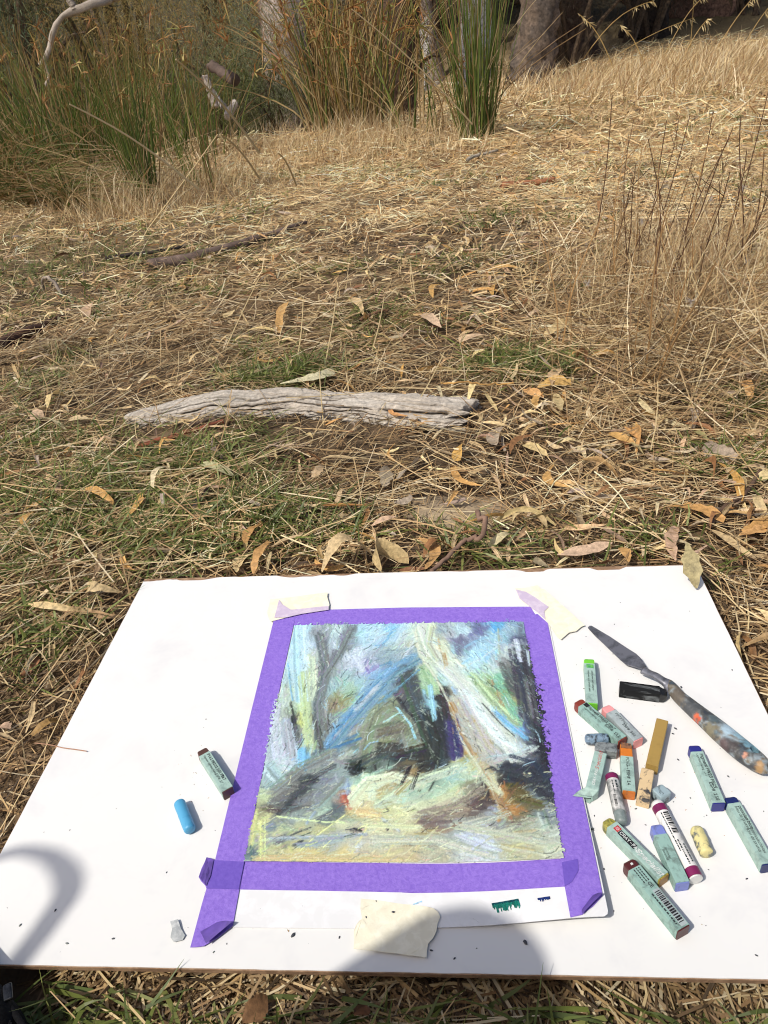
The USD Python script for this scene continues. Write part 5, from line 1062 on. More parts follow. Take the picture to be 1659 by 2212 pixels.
marks += [(C5, [(400, 425), (412, 350), (450, 312), (492, 345), (508, 400)], 44, (140, 144, 112), .4), (C5, [(428, 365), (482, 352)], 40, (112, 106, 86), .45), (C5, [(380, 432), (430, 408), (482, 416)], 26, (74, 76, 70), .5), (C5, [(470, 420), (540, 402)], 34, (50, 50, 50), .3),
    (C5, [(490, 225), (518, 300), (545, 370), (572, 420)], 40, (76, 78, 80), .45), (C5, [(545, 330), (565, 380), (560, 430)], 60, (52, 52, 54), .3), (C5, [(590, 330), (600, 410)], 38, (66, 62, 104), .4), (C5, [(575, 270), (585, 330)], 26, (62, 60, 60), .3), (C5, [(535, 220), (560, 272)], 26, (166, 192, 142), .35), (C5, [(544, 262), (553, 335)], 14, (150, 202, 218), .3),
    (C5, [(395, 402), (420, 325), (455, 294), (500, 330), (520, 385)], 5, (104, 106, 92), .55), (C5, [(470, 308), (500, 345), (512, 378)], 5, (150, 206, 226), .15), (C5, [(440, 342), (478, 320)], 5, (172, 210, 200), .2), (C5, [(398, 402), (410, 388), (428, 384)], 4, (150, 206, 226), .1), (C5, [(376, 446), (388, 428), (384, 450)], 8, (30, 30, 30), .2),
    (C5, [(330, 395), (400, 310), (470, 235), (520, 205)], 26, (122, 152, 172), .45), (C5, [(320, 398), (380, 330), (450, 255)], 7, (92, 136, 168), .4), (C5, [(430, 300), (480, 260), (520, 225)], 7, (104, 146, 174), .4), (C5, [(318, 402), (350, 392), (390, 378)], 10, (70, 116, 158), .3),
    (C5, [(528, 128), (545, 180), (585, 225), (640, 285), (690, 345), (722, 395), (735, 425)], 34, (208, 208, 190), .35), (C5, [(620, 275), (660, 330), (700, 380), (730, 400)], 38, (210, 216, 212), .4), (C5, [(600, 290), (630, 350), (655, 400), (690, 430)], 34, (196, 190, 172), .35), (C5, [(510, 132), (520, 190), (560, 250), (590, 310), (612, 380), (650, 440), (682, 492), (702, 545)], 7, (216, 208, 182), .1), (C5, [(548, 130), (540, 170), (560, 205)], 22, (222, 222, 184), .3), (C5, [(575, 190), (580, 215)], 10, (198, 160, 106), .3),
    (C5, [(588, 308), (612, 370), (645, 425), (680, 480), (705, 548)], 11, (168, 136, 96), .45), (C5, [(690, 500), (718, 552)], 22, (164, 122, 78), .45), (C5, [(640, 420), (668, 470), (700, 500)], 18, (206, 196, 160), .3), (C5, [(690, 420), (740, 415), (770, 400)], 26, (190, 192, 190), .4), (C5, [(590, 300), (600, 320)], 14, (200, 142, 82), .3),
    (C5, [(742, 180), (758, 260), (770, 330)], 40, (66, 66, 72), .35), (C5, [(760, 250), (775, 330)], 22, (114, 110, 106), .5), (C5, [(788, 250), (798, 340), (802, 430)], 24, (42, 40, 48), .35), (C5, [(735, 160), (745, 205)], 14, (214, 214, 224), .25), (C5, [(762, 185), (766, 215)], 10, (206, 206, 218), .3),
    (C5, [(640, 240), (690, 300), (738, 345)], 28, (164, 184, 132), .4), (C5, [(690, 262), (715, 300), (735, 335)], 14, (132, 188, 150), .4), (C5, [(695, 275), (705, 305)], 12, (170, 144, 100), .4), (C5, [(690, 322), (720, 350), (756, 378)], 16, (116, 174, 216), .3), (C5, [(660, 300), (700, 345), (730, 372)], 3, (92, 92, 92), .1),
    (C5, [(720, 445), (770, 460), (805, 500)], 56, (52, 52, 60), .3), (C5, [(730, 512), (790, 530)], 34, (110, 94, 58), .4), (C5, [(752, 455), (753, 456)], 6, (236, 226, 170), 0), (C5, [(764, 456), (765, 457)], 6, (236, 226, 170), 0), (C5, [(800, 530), (815, 570)], 24, (126, 132, 132), .4),
    (C5, [(250, 130), (252, 210), (258, 290)], 30, (190, 216, 228), .35), (C5, [(262, 235), (270, 310), (276, 390)], 22, (200, 212, 154), .35), (C5, [(284, 200), (288, 290)], 14, (208, 210, 178), .35), (C5, [(300, 150), (318, 230), (298, 300), (302, 380)], 20, (118, 118, 120), .35), (C5, [(375, 130), (345, 190), (312, 240)], 18, (126, 128, 130), .45), (C5, [(238, 330), (246, 388)], 7, (50, 52, 50), .15), (C5, [(294, 340), (304, 400)], 12, (82, 82, 80), .3),
    (C5, [(192, 300), (182, 370), (190, 430)], 30, (196, 198, 204), .4), (C5, [(225, 340), (238, 420)], 24, (188, 188, 196), .4), (C5, [(262, 400), (262, 440)], 12, (124, 188, 222), .3), (C5, [(190, 440), (215, 470)], 30, (176, 196, 200), .4),
    (C5, [(200, 490), (260, 440), (330, 405)], 26, (138, 136, 130), .5), (C5, [(236, 508), (290, 462), (332, 438)], 11, (78, 80, 82), .5), (C5, [(300, 520), (350, 470)], 26, (136, 138, 136), .4), (C5, [(300, 560), (350, 530)], 18, (104, 110, 112), .4),
    (C5, [(372, 520), (410, 475), (470, 462), (520, 480)], 34, (226, 224, 180), .3), (C5, [(430, 525), (520, 470), (610, 440)], 28, (194, 204, 170), .4), (C5, [(470, 500), (500, 470)], 14, (182, 154, 106), .4), (C5, [(520, 545), (590, 530), (660, 490)], 16, (150, 134, 112), .5), (C5, [(356, 505), (362, 525)], 11, (196, 92, 66), .2), (C5, [(388, 545), (430, 550)], 16, (230, 190, 132), .35), (C5, [(500, 440), (480, 480)], 10, (44, 42, 42), .35), (C5, [(520, 450), (505, 490)], 8, (46, 44, 42), .4),
    (C5, [(150, 642), (300, 640), (480, 646)], 12, (226, 198, 128), .35), (C5, [(190, 600), (300, 596), (400, 590)], 14, (164, 168, 168), .45), (C5, [(420, 600), (560, 600), (680, 640)], 22, (204, 198, 172), .45), (C5, [(600, 570), (700, 590), (800, 620)], 20, (192, 188, 160), .45), (C5, [(170, 560), (170, 640)], 12, (222, 212, 136), .4), (C5, [(400, 570), (520, 575)], 18, (216, 208, 160), .4), (C5, [(600, 590), (700, 630)], 9, (208, 208, 220), .3), (C5, [(640, 570), (720, 545)], 10, (196, 194, 168), .4)]
for fr, p, w, col, dry in marks:
    q = np.array([gz(*fr(*a), 0.002)[:2] for a in p])
    u = np.hypot(*(gz(*fr(p[0][0] + 10, p[0][1]), 0.002)[:2] - gz(*fr(*p[0]), 0.002)[:2])) / 10
    stroke(q, w * u * (0.8 if fr is not C5 else 0.95), col, 0.88, dry, 1.2)
from scipy.ndimage import gaussian_filter
IMG = np.stack([gaussian_filter(IMG[..., k], 1.1) for k in range(3)], -1) * 0.45 + IMG * 0.55
for _ in range(1500):                                      # half worn middle strokes dragging neighbouring colours along
    x, y = prng.uniform(gx0, gx1), prng.uniform(gy0, gy1)
    c = sample(x + prng.normal(0, .003), y + prng.normal(0, .003)) * prng.normal(1.02, 0.12) + prng.normal(0, 9, 3)
    rag_stroke(x, y, prng.uniform(0.005, 0.014), prng.uniform(0.0010, 0.0026), np.clip(c, 8, 250), 0.7, prng.uniform(0.35, 0.85))
cool = [(170, 200, 214), (206, 214, 206), (120, 150, 170), (64, 66, 70), (214, 210, 176), (150, 176, 150), (186, 184, 200)]
for _ in range(420):                                       # scratchy blue grey, cream and charcoal ticks
    x, y = prng.uniform(gx0, gx1), prng.uniform(gy0, gy1); b = sample(x, y)
    c = np.array(cool[prng.integers(len(cool))]); c = c * 0.55 + b * 0.45
    rag_stroke(x, y, prng.uniform(0.003, 0.012), prng.uniform(0.0005, 0.0010), c, 0.7, prng.uniform(0.4, 0.8))
for fr, p, w, col, dry in marks[-96:]:                     # the last marks once more, thin and dry, so that their edges stay
    q = np.array([gz(*fr(*a), 0.002)[:2] for a in p])
    u = np.hypot(*(gz(*fr(p[0][0] + 10, p[0][1]), 0.002)[:2] - gz(*fr(*p[0]), 0.002)[:2])) / 10
    for _ in range(5):
        o = prng.normal(0, w * u * 0.28, 2)
        stroke(q + o, max(w * u * 0.22, 0.0008), np.clip(np.array(col) * prng.normal(1, 0.10) + prng.normal(0, 7, 3), 8, 250), 0.75, 0.5)
fleck = [(176, 206, 214), (214, 216, 196), (92, 104, 108), (48, 50, 52), (196, 206, 170), (150, 184, 180), (226, 218, 168)]
for _ in range(1500):                                      # chalky flecks where the paper's tooth caught the stick
    x, y = prng.uniform(gx0, gx1), prng.uniform(gy0, gy1); b = sample(x, y); low = (y - gy0) / (gy1 - gy0) < 0.3
    c = np.array(fleck[prng.choice([6, 1, 4, 2]) if low else prng.integers(6)], float)
    rag_stroke(x, y, prng.uniform(0.003, 0.010), prng.uniform(0.0008, 0.0018), c * 0.6 + b * 0.4, 0.75, prng.uniform(0.55, 0.9))
for _ in range(2600):                                      # the small broken marks over everything
    x, y = prng.uniform(gx0, gx1), prng.uniform(gy0, gy1)
    c = sample(x + prng.normal(0, .002), y + prng.normal(0, .002)) * prng.normal(1.02, 0.08) + prng.normal(0, 8, 3)
    rag_stroke(x, y, prng.uniform(0.002, 0.009), prng.uniform(0.0005, 0.0013), np.clip(c, 8, 250), 0.7, prng.uniform(0.2, 0.8))
for _ in range(170):                                       # scratches drawn last, light over dark and dark over light
    x, y = prng.uniform(gx0, gx1), prng.uniform(gy0, gy1); b = sample(x, y); v_ = (y - gy0) / (gy1 - gy0)
    c = np.array((232, 224, 176) if v_ < 0.33 else ((206, 222, 226), (176, 206, 220), (214, 218, 196))[prng.integers(3)], float) if prng.random() < 0.62 else b * 0.5
    rag_stroke(x, y, prng.uniform(0.004, 0.014), prng.uniform(0.0006, 0.0011), c, 0.85, prng.uniform(0.25, 0.6))
# how far the pigment runs over the tape: signed distance to the quad, ragged
def edge_d(a, b):
    n_ = np.array([-(b - a)[1], (b - a)[0]]); n_ /= np.linalg.norm(n_)
    return (PX - a[0]) * n_[0] + (PY - a[1]) * n_[1]
e_top, e_right, e_bot, e_left = edge_d(quad[0], quad[1]), edge_d(quad[1], quad[2]), edge_d(quad[2], quad[3]), edge_d(quad[3], quad[0])
VV = (PY - quad[:, 1].min()) / (quad[:, 1].max() - quad[:, 1].min())
r1 = meshkit.fbm(np.stack([PX * 260, PY * 260, PX * 0], -1), 3, 91); r2 = meshkit.fbm(np.stack([PX * 120, PY * 900, PX * 0], -1), 3, 92); r3 = meshkit.fbm(np.stack([PX * 800, PY * 130, PX * 0], -1), 3, 93)
band = lambda a, b: smooth(a - 0.06, a + 0.04, VV) * (1 - smooth(b - 0.04, b + 0.06, VV))
lim_r = 0.0012 + 0.010 * band(0.30, 0.66) * r1 + 0.004 * band(0.60, 0.9) * r1 + 0.003 * band(0.0, 0.25) * r1
lim_l = 0.0006 + 0.008 * band(0.36, 0.62) * r2 + 0.003 * band(0.55, 0.8) * r2 + 0.003 * band(0.0, 0.3) * r2
lim_t = 0.0004 + 0.0065 * smooth(0.42, 0.62, r3) * (0.4 + 0.6 * r1); lim_b = 0.0002 + 0.0012 * r3
over = np.maximum.reduce([e_top - lim_t, e_right - lim_r, e_bot - lim_b, e_left - lim_l])
inside = np.maximum.reduce([e_top, e_right, e_bot, e_left])
cover = (over < 0) & ((inside < 0.0003) | (GRAIN > 0.30 + 0.35 * smooth(-0.003, 0.0, over)))
IMGd = (IMG * 0.84 + IMG.mean(-1, keepdims=True) * 0.16) * (0.94 + 0.12 * GRAIN[..., None]) * [0.97, 1.01, 1.0] + 4

IMGd = IMGd * [1.0, 1.03, 1.06]
ALB = lin(np.clip(IMGd, 6, 252), 0.86)
Z = 0.00215 + 0.0006 * HGT + 0.0003 * GRAIN + 0.0003 * meshkit.fbm(np.stack([PX * 260, PY * 260, PX * 0], -1), 2, 7)
pv = lift(np.stack([PX, PY, Z], -1).reshape(-1, 3))
i = (np.arange(NY - 1)[:, None] * NX + np.arange(NX - 1)[None]).ravel()
ok = (cover.ravel()[i] & cover.ravel()[i + 1] & cover.ravel()[i + NX] & cover.ravel()[i + NX + 1])
i = i[ok]
pf = np.concatenate([np.stack([i, i + 1, i + NX + 1], 1), np.stack([i, i + NX + 1, i + NX], 1)])
keep_v = np.unique(pf); remap = np.full(NX * NY, -1); remap[keep_v] = np.arange(len(keep_v))
obj("pigment", (pv[keep_v], remap[pf]), "pigment_look", pt, col=ALB.reshape(-1, 3)[keep_v], smo=True)
# test swatches and smudges on the paper's lower margin


def swatch(pts_, n_, w, col, name="swatch"):
    q = [gz(*p, 0.0012)[:2] for p in pts_]
    u, vv = q[1] - q[0], q[2] - q[0]
    base = np.array([np.r_[q[0] + u * (k + .5) / n_, 0.0] for k in range(n_)])
    dirs = np.tile(np.r_[vv / np.linalg.norm(vv), 0], (n_, 1)); ln = np.linalg.norm(vv) * prng.uniform(0.45, 1.0, n_)
    v, f, c = ribbons(base, dirs, ln, np.full(n_, np.linalg.norm(u) / n_ * w), np.zeros((n_, 3)), 3, side=np.tile(np.r_[u, 0], (n_, 1)), taper="none", col=lin(col)[None] * prng.uniform(0.6, 1.5, (n_, 1)))
    v[:, 2] = 0.0012
    v = lift(v); v[:, 2] += 0.0002
    obj(name, (v, f), "pigment_look", pt, col=c)


swatch([BS(622, 515), BS(802, 492), BS(640, 585)], 26, 0.9, (14, 112, 98))
swatch([BS(624, 514), BS(800, 494), BS(630, 530)], 20, 1.1, (16, 70, 80))
swatch([BS(930, 498), BS(1012, 490), BS(936, 528)], 12, 1.0, (24, 48, 110))
swatch([BS(90, 505), BS(150, 482), BS(94, 515)], 5, 0.8, (150, 200, 228), "smudge")
swatch([BS(490, 605), BS(540, 640), BS(500, 615)], 4, 0.4, (130, 130, 130), "smudge")

# ------------------------------------------------------------------ oil pastels
MINT = (166, 194, 184)
mat_noise("wrapper_mint", lin(MINT), lin((112, 132, 126)), scale=150, lo=0.46, hi=0.78, rough=0.5, bump=0.1)
mat_noise("wrapper_mint_dirty", lin((150, 184, 174)), lin((96, 110, 104)), scale=150, lo=0.48, hi=0.72, rough=0.55, bump=0.1)
mat_noise("wrapper_grey", lin((170, 182, 182)), lin((150, 158, 160)), scale=100, lo=0.45, hi=0.6, rough=0.5, bump=0.1)
mat_noise("wrapper_black", lin((32, 33, 34)), lin((108, 112, 113)), scale=120, lo=0.5, hi=0.62, rough=0.85, spec=0.15, bump=0.2, stretch=(0.3, 1, 1))
mat_noise("wrapper_white", lin((226, 224, 220), .9), lin((176, 176, 172)), scale=90, lo=0.52, hi=0.7, rough=0.5, bump=0.05)
mat_noise("wrapper_white_dirty", lin((214, 212, 208), .9), lin((120, 122, 120)), scale=80, lo=0.42, hi=0.6, rough=0.5, bump=0.05)
mat_noise("band_magenta", lin((128, 34, 86)), lin((112, 30, 78)), scale=90, rough=0.45)
mat_noise("ink_dark", lin((44, 54, 56)), lin((60, 68, 70)), scale=500, rough=0.7)
mat_noise("ink_black", lin((22, 22, 24)), lin((40, 40, 42)), scale=300, rough=0.6)
mat_noise("ink_red", lin((196, 60, 60)), lin((180, 50, 54)), scale=300, rough=0.6)
mat_noise("ink_pink", lin((236, 176, 180)), lin((230, 160, 168)), scale=300, rough=0.6)
mat_noise("ink_white", lin((222, 226, 222)), lin((190, 196, 192)), scale=300, rough=0.6)
PIG = {}


def pig(name, c1, c2=None, lo=0.55, hi=0.75, scale=160, c3=None):
    if name not in PIG:
        PIG[name] = mat_noise(f"pastel_{name}", lin(c1), lin(c2 if c2 is not None else [x * 0.7 for x in c1]), scale=scale, lo=lo, hi=hi, rough=0.42, spec=0.45, bump=0.35, c3=None if c3 is None else lin(c3))
    return PIG[name]


W = 0.0102


def profile(w, r, n=3, round_=False):
    if round_:
        th = np.arange(28) / 28 * 2 * np.pi
        return np.stack([np.cos(th), np.sin(th)], 1) * w / 2
    out = []
    for k, (sx_, sz) in enumerate(((1, 1), (-1, 1), (-1, -1), (1, -1))):
        for a in np.linspace(0, np.pi / 2, n):
            an = a + k * np.pi / 2
            out.append((sx_ * (w / 2 - r) + r * math.cos(an), sz * (w / 2 - r) + r * math.sin(an)))
    return np.array(out)


def bar(x0, x1, w, r=0.0008, tip0=0.0, tip1=0.0, rough=0.0, round_=False, seed=0, n=20, slant=0.0):
    """A square or round stick along +x standing on z = 0; tip0/tip1 = how long the worn, rounded ends are."""
    pr = profile(w, r, 3, round_); K = len(pr)
    xs = np.unique(np.concatenate([np.linspace(x0, x0 + max(tip0, 1e-5), 7), np.linspace(x0 + tip0, x1 - tip1, n), np.linspace(x1 - max(tip1, 1e-5), x1, 7)]))
    rings = []
    for x in xs:
        s = 1.0
        if tip0 and x < x0 + tip0: s = min(s, 0.42 + 0.58 * math.sqrt(max(0, 1 - ((x0 + tip0 - x) / tip0) ** 2)))
        if tip1 and x > x1 - tip1: s = min(s, 0.42 + 0.58 * math.sqrt(max(0, 1 - ((x - x1 + tip1) / tip1) ** 2)))
        q = np.stack([np.full(K, x), pr[:, 0] * s, pr[:, 1] * s], 1)
        if slant and x < x0 + tip0 * 1.2: q[:, 0] += slant * q[:, 2]
        rings.append(q)
    v = np.array(rings).reshape(-1, 3); nK = len(xs)
    i = np.arange(nK - 1)[:, None] * K; j = np.arange(K)[None]; j2 = (j + 1) % K
    f = np.concatenate([np.stack([i + j, i + j2, i + K + j2], -1).reshape(-1, 3), np.stack([i + j, i + K + j2, i + K + j], -1).reshape(-1, 3)])
    c0, c1 = len(v), len(v) + 1; e = (nK - 1) * K
    v = np.vstack([v, rings[0].mean(0), rings[-1].mean(0)])
    f = np.concatenate([f, [[c0, (a + 1) % K, a] for a in range(K)], [[c1, e + a, e + (a + 1) % K] for a in range(K)]])
    if rough:
        m = meshkit.fbm(v * 260 + seed * 7, 3, seed) - 0.5
        ctr = v.copy(); ctr[:, 1:] = 0; d = v - ctr
        v = v + d * (m[:, None] * rough * 2)
    v[:, 2] += w / 2
    return v, f[:, ::-1] if False else f


def text_on(parent, s, x, y, z, h, rot=0.0, mat="ink_dark", bold=False, name="lettering", italic=0.0, side=False):
    m = meshkit.text_mesh(s, h, 0.00006, bold)
    v = np.array(m.vertices)
    v[:, 0] += v[:, 1] * italic
    L = v[:, 0].max()
    c, s_ = math.cos(rot), math.sin(rot)
    v[:, :2] = v[:, :2] @ np.array([[c, s_], [-s_, c]])
    if side:                                    # on the stick's side face, looking along +y or -y
        sy_ = side
        v = np.stack([v[:, 0] + x, np.full(len(v), 0) + sy_ * (y + v[:, 2]), v[:, 1] + z], 1)
    else:
        v = v + [x, y, z]
    obj(name, (v, m.faces), mat, parent)


def boxes(parent, items, mat, name):
    ms = [trimesh.creation.box(bounds=[[a, b, c], [d, e, g]]) for a, b, c, d, e, g in items]
    m = trimesh.util.concatenate(ms)
    obj(name, m, mat, parent)


def fine_print(parent, x, y, z, h, length, seed):
    """A line of print too small to read in the photograph: short ink dashes."""
    r = np.random.default_rng(seed); it = []; p = x
    while p < x + length:
        w = r.uniform(0.4, 1.6) * h; it.append((p, y, z, min(p + w, x + length), y + h * 0.7, z + 0.00005)); p += w + h * r.uniform(0.25, 0.5)
    boxes(parent, it, "ink_dark", "fine_print")


def barcode(parent, x0, x1, y0, y1, z, seed, mat="ink_black"):
    r = np.random.default_rng(seed); x = x0; it = []
    while x < x1:
        w = r.choice([0.00035, 0.0006, 0.0009, 0.0013]); it.append((x, y0, z, min(x + w, x1), y1, z + 0.00005)); x += w + r.choice([0.0004, 0.0006, 0.0009])
    boxes(parent, it, mat, "barcode")


def pastel(label, A, B, pigment, wrap=None, wmat="wrapper_mint", w=W, tip0=0.004, tip1=0.0, rough=0.06, round_=False, zbase=0.0, cat="oil pastel", texts=(), seed=1, core=None, slant=0.0, wr_rag=0.0, roll=0.0):
    a, b = gz(*A, zbase + w), gz(*B, zbase + w)
    L = float(np.linalg.norm((b - a)[:2])); yaw = math.atan2(b[1] - a[1], b[0] - a[0])
    t = thing("oil_pastel", label, cat, None, (a[0], a[1], zbase + 0.0002))
    t.AddRotateZOp().Set(math.degrees(yaw))
    obj("stick", bar(0, L, w * (0.965 if wrap else 1), 0.0009, tip0, tip1, rough, round_, seed, slant=slant), pigment, t, smo=35)
    wr = None
    if wrap:
        v, f = bar(wrap[0] * L, wrap[1] * L, w * 1.03, 0.0007, 0, 0, 0.012, round_, seed + 3)
        v[:, 2] -= w * 0.015
        if wr_rag:
            e = v[:, 0] < wrap[0] * L + 1e-6
            v[e, 0] += wr_rag * (meshkit.noise(v[e] * 900, seed) - 0.3)
        wr = obj("wrapper", (v, f), wmat, t, smo=35)
    return t, wr, L


top = W * 1.03 - W * 0.015 + 0.00012
# 1 lime
t, wr, L = pastel("lime green oil pastel in a mint wrapper, standing lengthwise above the pile", S6(278, 452), S6(304, 808), pig("lime", (118, 204, 60), (92, 172, 48)), (0.14, 0.985), seed=2, wr_rag=0.003)
text_on(wr, "yellow green  perm. gelbgrün", L * .30, 0.0012, top, 0.0014); text_on(wr, "vert jaune  verde amarillo perm.", L * .30, -0.0022, top, 0.0014)
boxes(wr, [(L * .16, -W * .3, top - .0001, L * .24, W * .36, top)], pig("lime_smear", (52, 140, 96), (110, 190, 90), .4, .6, 300), "smear")
# 2 red brown
t, wr, L = pastel("red brown oil pastel in a mint wrapper below the lime one", S6(185, 775), S6(540, 1082), pig("redbrown", (136, 58, 44), (110, 40, 34)), (0.13, 0.985), "wrapper_mint_dirty", seed=3, wr_rag=0.002)
text_on(wr, "Pigment PR101 PBk7", L * .22, 0.0010, top, 0.0024, bold=True); text_on(wr, "Lightfast Rating  +++", L * .20, -0.0026, top, 0.0016); text_on(wr, "ESP#  112", L * .64, -0.0018, top, 0.0026, bold=True)
boxes(wr, [(L * .14, 0, top - .0001, L * .22, W * .42, top)], "ink_black", "stain")
# 3 pink
t, wr, L = pastel("pale pink oil pastel in a greyish wrapper beside the red brown one", S6(400, 815), S6(662, 1085), pig("pink", (240, 160, 160), (248, 190, 186)), (0.2, 0.985), "wrapper_grey", seed=4, wr_rag=0.004, tip0=0.005)
text_on(wr, "PO73 PW6", L * .28, 0.0008, top, 0.0022); text_on(wr, "ESP#  301", L * .56, -0.0016, top, 0.0024, bold=True)
# 4 black
pastel("short black oil pastel with its wrapper blackened, touching the palette knife's handle", S6(884, 712), S6(515, 664), pig("black", (24, 24, 26), (50, 52, 54)), (0.16, 0.99), "wrapper_black", w=W * 1.06, tip0=0.006, rough=0.2, seed=5, wr_rag=0.004)
# 5, 6 stubs
pastel("short blue grey round stub left of the orange brown pastel, upper one", S6(250, 1055), S6(432, 1050), pig("bluegrey", (128, 152, 172), (52, 58, 64), .45, .6, 220), None, w=W * 0.95, tip0=0.004, tip1=0.002, rough=0.12, round_=True, seed=6, cat="pastel stub")
pastel("short smudgy grey stub below the blue grey stub", S6(325, 1128), S6(500, 1150), pig("grey", (136, 142, 142), (86, 90, 92), .45, .6, 200), None, w=W * 0.95, tip0=0.003, tip1=0.001, rough=0.10, seed=7, cat="pastel stub")
# 7 orange brown
t, wr, L = pastel("orange brown oil pastel in a mint wrapper pulled half down", S6(563, 1105), S6(588, 1486), pig("orange", (214, 122, 42), (150, 96, 60), .55, .75), (0.30, 0.985), seed=8)
text_on(wr, "PO43", L * .32, -W * .1, top, 0.0026); text_on(wr, "+++", L * .47, -W * .1, top, 0.002); text_on(wr, "ESP#  14", L * .58, -W * .1, top, 0.0026, bold=True)
boxes(t, [(0.001, -W * .42, W * .985, L * .13, W * .42, W * 1.0)], pig("orange_dirt", (150, 104, 70), (70, 60, 60), .45, .6, 300), "smear")
# 8 ochre bare
pastel("bare ochre pastel stick without a wrapper beside the charcoal smeared cream one", S6(846, 925), S6(765, 1282), pig("ochre", (170, 140, 76), (158, 128, 68)), None, w=W * 1.0, tip0=0.001, rough=0.03, seed=9)
# 9 cream with charcoal
pastel("cream pastel stick smeared with charcoal grey, below the bare ochre stick", S6(735, 1300), S7(696, 240), pig("creamchar", (222, 194, 150), (74, 72, 72), .5, .6, 140), None, w=W * 1.02, tip0=0.003, rough=0.07, seed=10)
# 10 torn wrapper
a, b = gz(*S6(368, 1185), W), gz(*S7(292, 205), W)
t = thing("torn_wrapper", "empty torn mint pastel wrapper with a black logo plate, left of the white crayon", "wrapper", None, (a[0], a[1], 0.0002)); yaw = math.atan2(b[1] - a[1], b[0] - a[0]); t.AddRotateZOp().Set(math.degrees(yaw)); L = float(np.linalg.norm((b - a)[:2]))
outer = bar(0, L, W * 1.03, 0.0007, 0, 0, 0.02, False, 12, n=40)
v, f = outer
f = f[~(np.isin(f, [len(v) - 1, len(v) - 2]).any(1))]
rg = smooth(L * 0.86, L, v[:, 0]); v = np.array(v); v[:, 1] += rg * (-0.005 - 0.004 * (v[:, 1] < 0)) ; v[:, 2] = np.where(v[:, 2] > W * .6, v[:, 2] - rg * 0.004 * (1 + meshkit.noise(v * 600, 4)), v[:, 2]); v[:, 0] += rg * 0.006 * (meshkit.noise(v * [1, 500, 500], 9) - 0.4)
wr = obj("sleeve", (v, f), "wrapper_mint", t, smo=35)
boxes(t, [(L * .46, -W * .30, top - .00008, L * .80, W * .20, top)], "ink_black", "logo_plate")
text_on(t, "CRAY-PAS", L * .79, W * .12, top + .00008, 0.0023, rot=math.pi, mat="ink_white", bold=True)
text_on(t, "Specialist", L * .42, W * .16, top, 0.0032, rot=math.pi, mat="ink_red", italic=0.3)
# 11 white crayon, 12 chunk
t, wr, L = pastel("white wrapped round crayon with one magenta band, worn grey at its lower end", S6(452, 1322), S7(540, 405), pig("greycrayon", (120, 132, 130), (150, 158, 156), .45, .6), (0.05, 0.78), "wrapper_white_dirty", w=W * 1.0, tip0=0.002, tip1=0.006, round_=True, seed=13, rough=0.04, cat="crayon")
obj("band", bar(L * 0.05, L * 0.15, W * 1.05, 0, 0, 0, 0, True), "band_magenta", t, smo=35)
barcode(wr, L * .5, L * .72, -0.0032, 0.0006, W * 1.0, 5)
fine_print(wr, L * .2, 0.0008, W * 1.01, 0.0018, L * 0.22, 7); fine_print(wr, L * .2, -0.002, W * 1.01, 0.0014, L * 0.26, 16)
pastel("blue grey broken pastel chunk at the upper end of the long white crayon", S7(795, 130), S7(880, 215), pig("chunk", (158, 178, 184), (80, 88, 92), .5, .58, 130), None, w=W * 1.1, tip0=0.004, tip1=0.002, rough=0.16, seed=14, cat="pastel chunk")
# 13 long white crayon
t, wr, L = pastel("long white wrapped round crayon with magenta bands at both ends", S7(800, 228), S7(1112, 830), pig("whitecrayon", (226, 226, 222), (190, 200, 198)), (0.08, 0.985), "wrapper_white", w=W * 1.06, tip0=0.004, round_=True, seed=15, rough=0.02, cat="crayon")
obj("band", bar(L * 0.08, L * 0.17, W * 1.105, 0, 0, 0, 0, True), "band_magenta", t, smo=35); obj("band", bar(L * 0.885, L * 0.985, W * 1.105, 0, 0, 0, 0, True), "band_magenta", t, smo=35)
barcode(wr, L * .20, L * .48, -0.0012, 0.0030, W * 1.075, 7)
fine_print(wr, L * .20, -0.0030, W * 1.04, 0.0013, L * 0.5, 27); fine_print(wr, L * .56, -0.0012, W * 1.08, 0.0015, L * 0.3, 16); fine_print(wr, L * .62, 0.0016, W * 1.08, 0.0014, L * 0.22, 19)
# 14 logo pastel
t, wr, L = pastel("mint wrapped oil pastel with black logo plate, red flower emblem and olive tip", S7(405, 385), S7(858, 838), pig("olive", (186, 176, 84), (92, 96, 52), .4, .6, 200), (0.12, 0.985), seed=16, wr_rag=0.004, tip0=0.006)
obj("end_face", bar(L - 0.0004, L + 0.0003, W * .95, 0.0009, 0, 0), pig("ochre_end", (176, 124, 44), (150, 100, 34)), t, smo=35)
boxes(wr, [(L * .17, -W * .18, top - .00008, L * .245, W * .30, top)], "ink_red", "emblem")
fl = [trimesh.creation.cylinder(0.00075, 0.00008, sections=10).apply_translation([L * .208 + 0.0009 * math.cos(q), W * .06 + 0.0009 * math.sin(q), top + .00006]) for q in np.arange(5) * 2 * math.pi / 5]
obj("emblem_flower", trimesh.util.concatenate(fl), "ink_pink", wr)
boxes(wr, [(L * .25, -W * .22, top - .00008, L * .53, W * .22, top)], "ink_black", "logo_plate")
text_on(wr, "CRAY-PAS", L * .262, -W * .12, top + .00006, 0.0027, mat="ink_white", bold=True)
text_on(wr, "Specialist", L * .55, -W * .22, top, 0.0040, mat="ink_white", italic=0.3, bold=True)
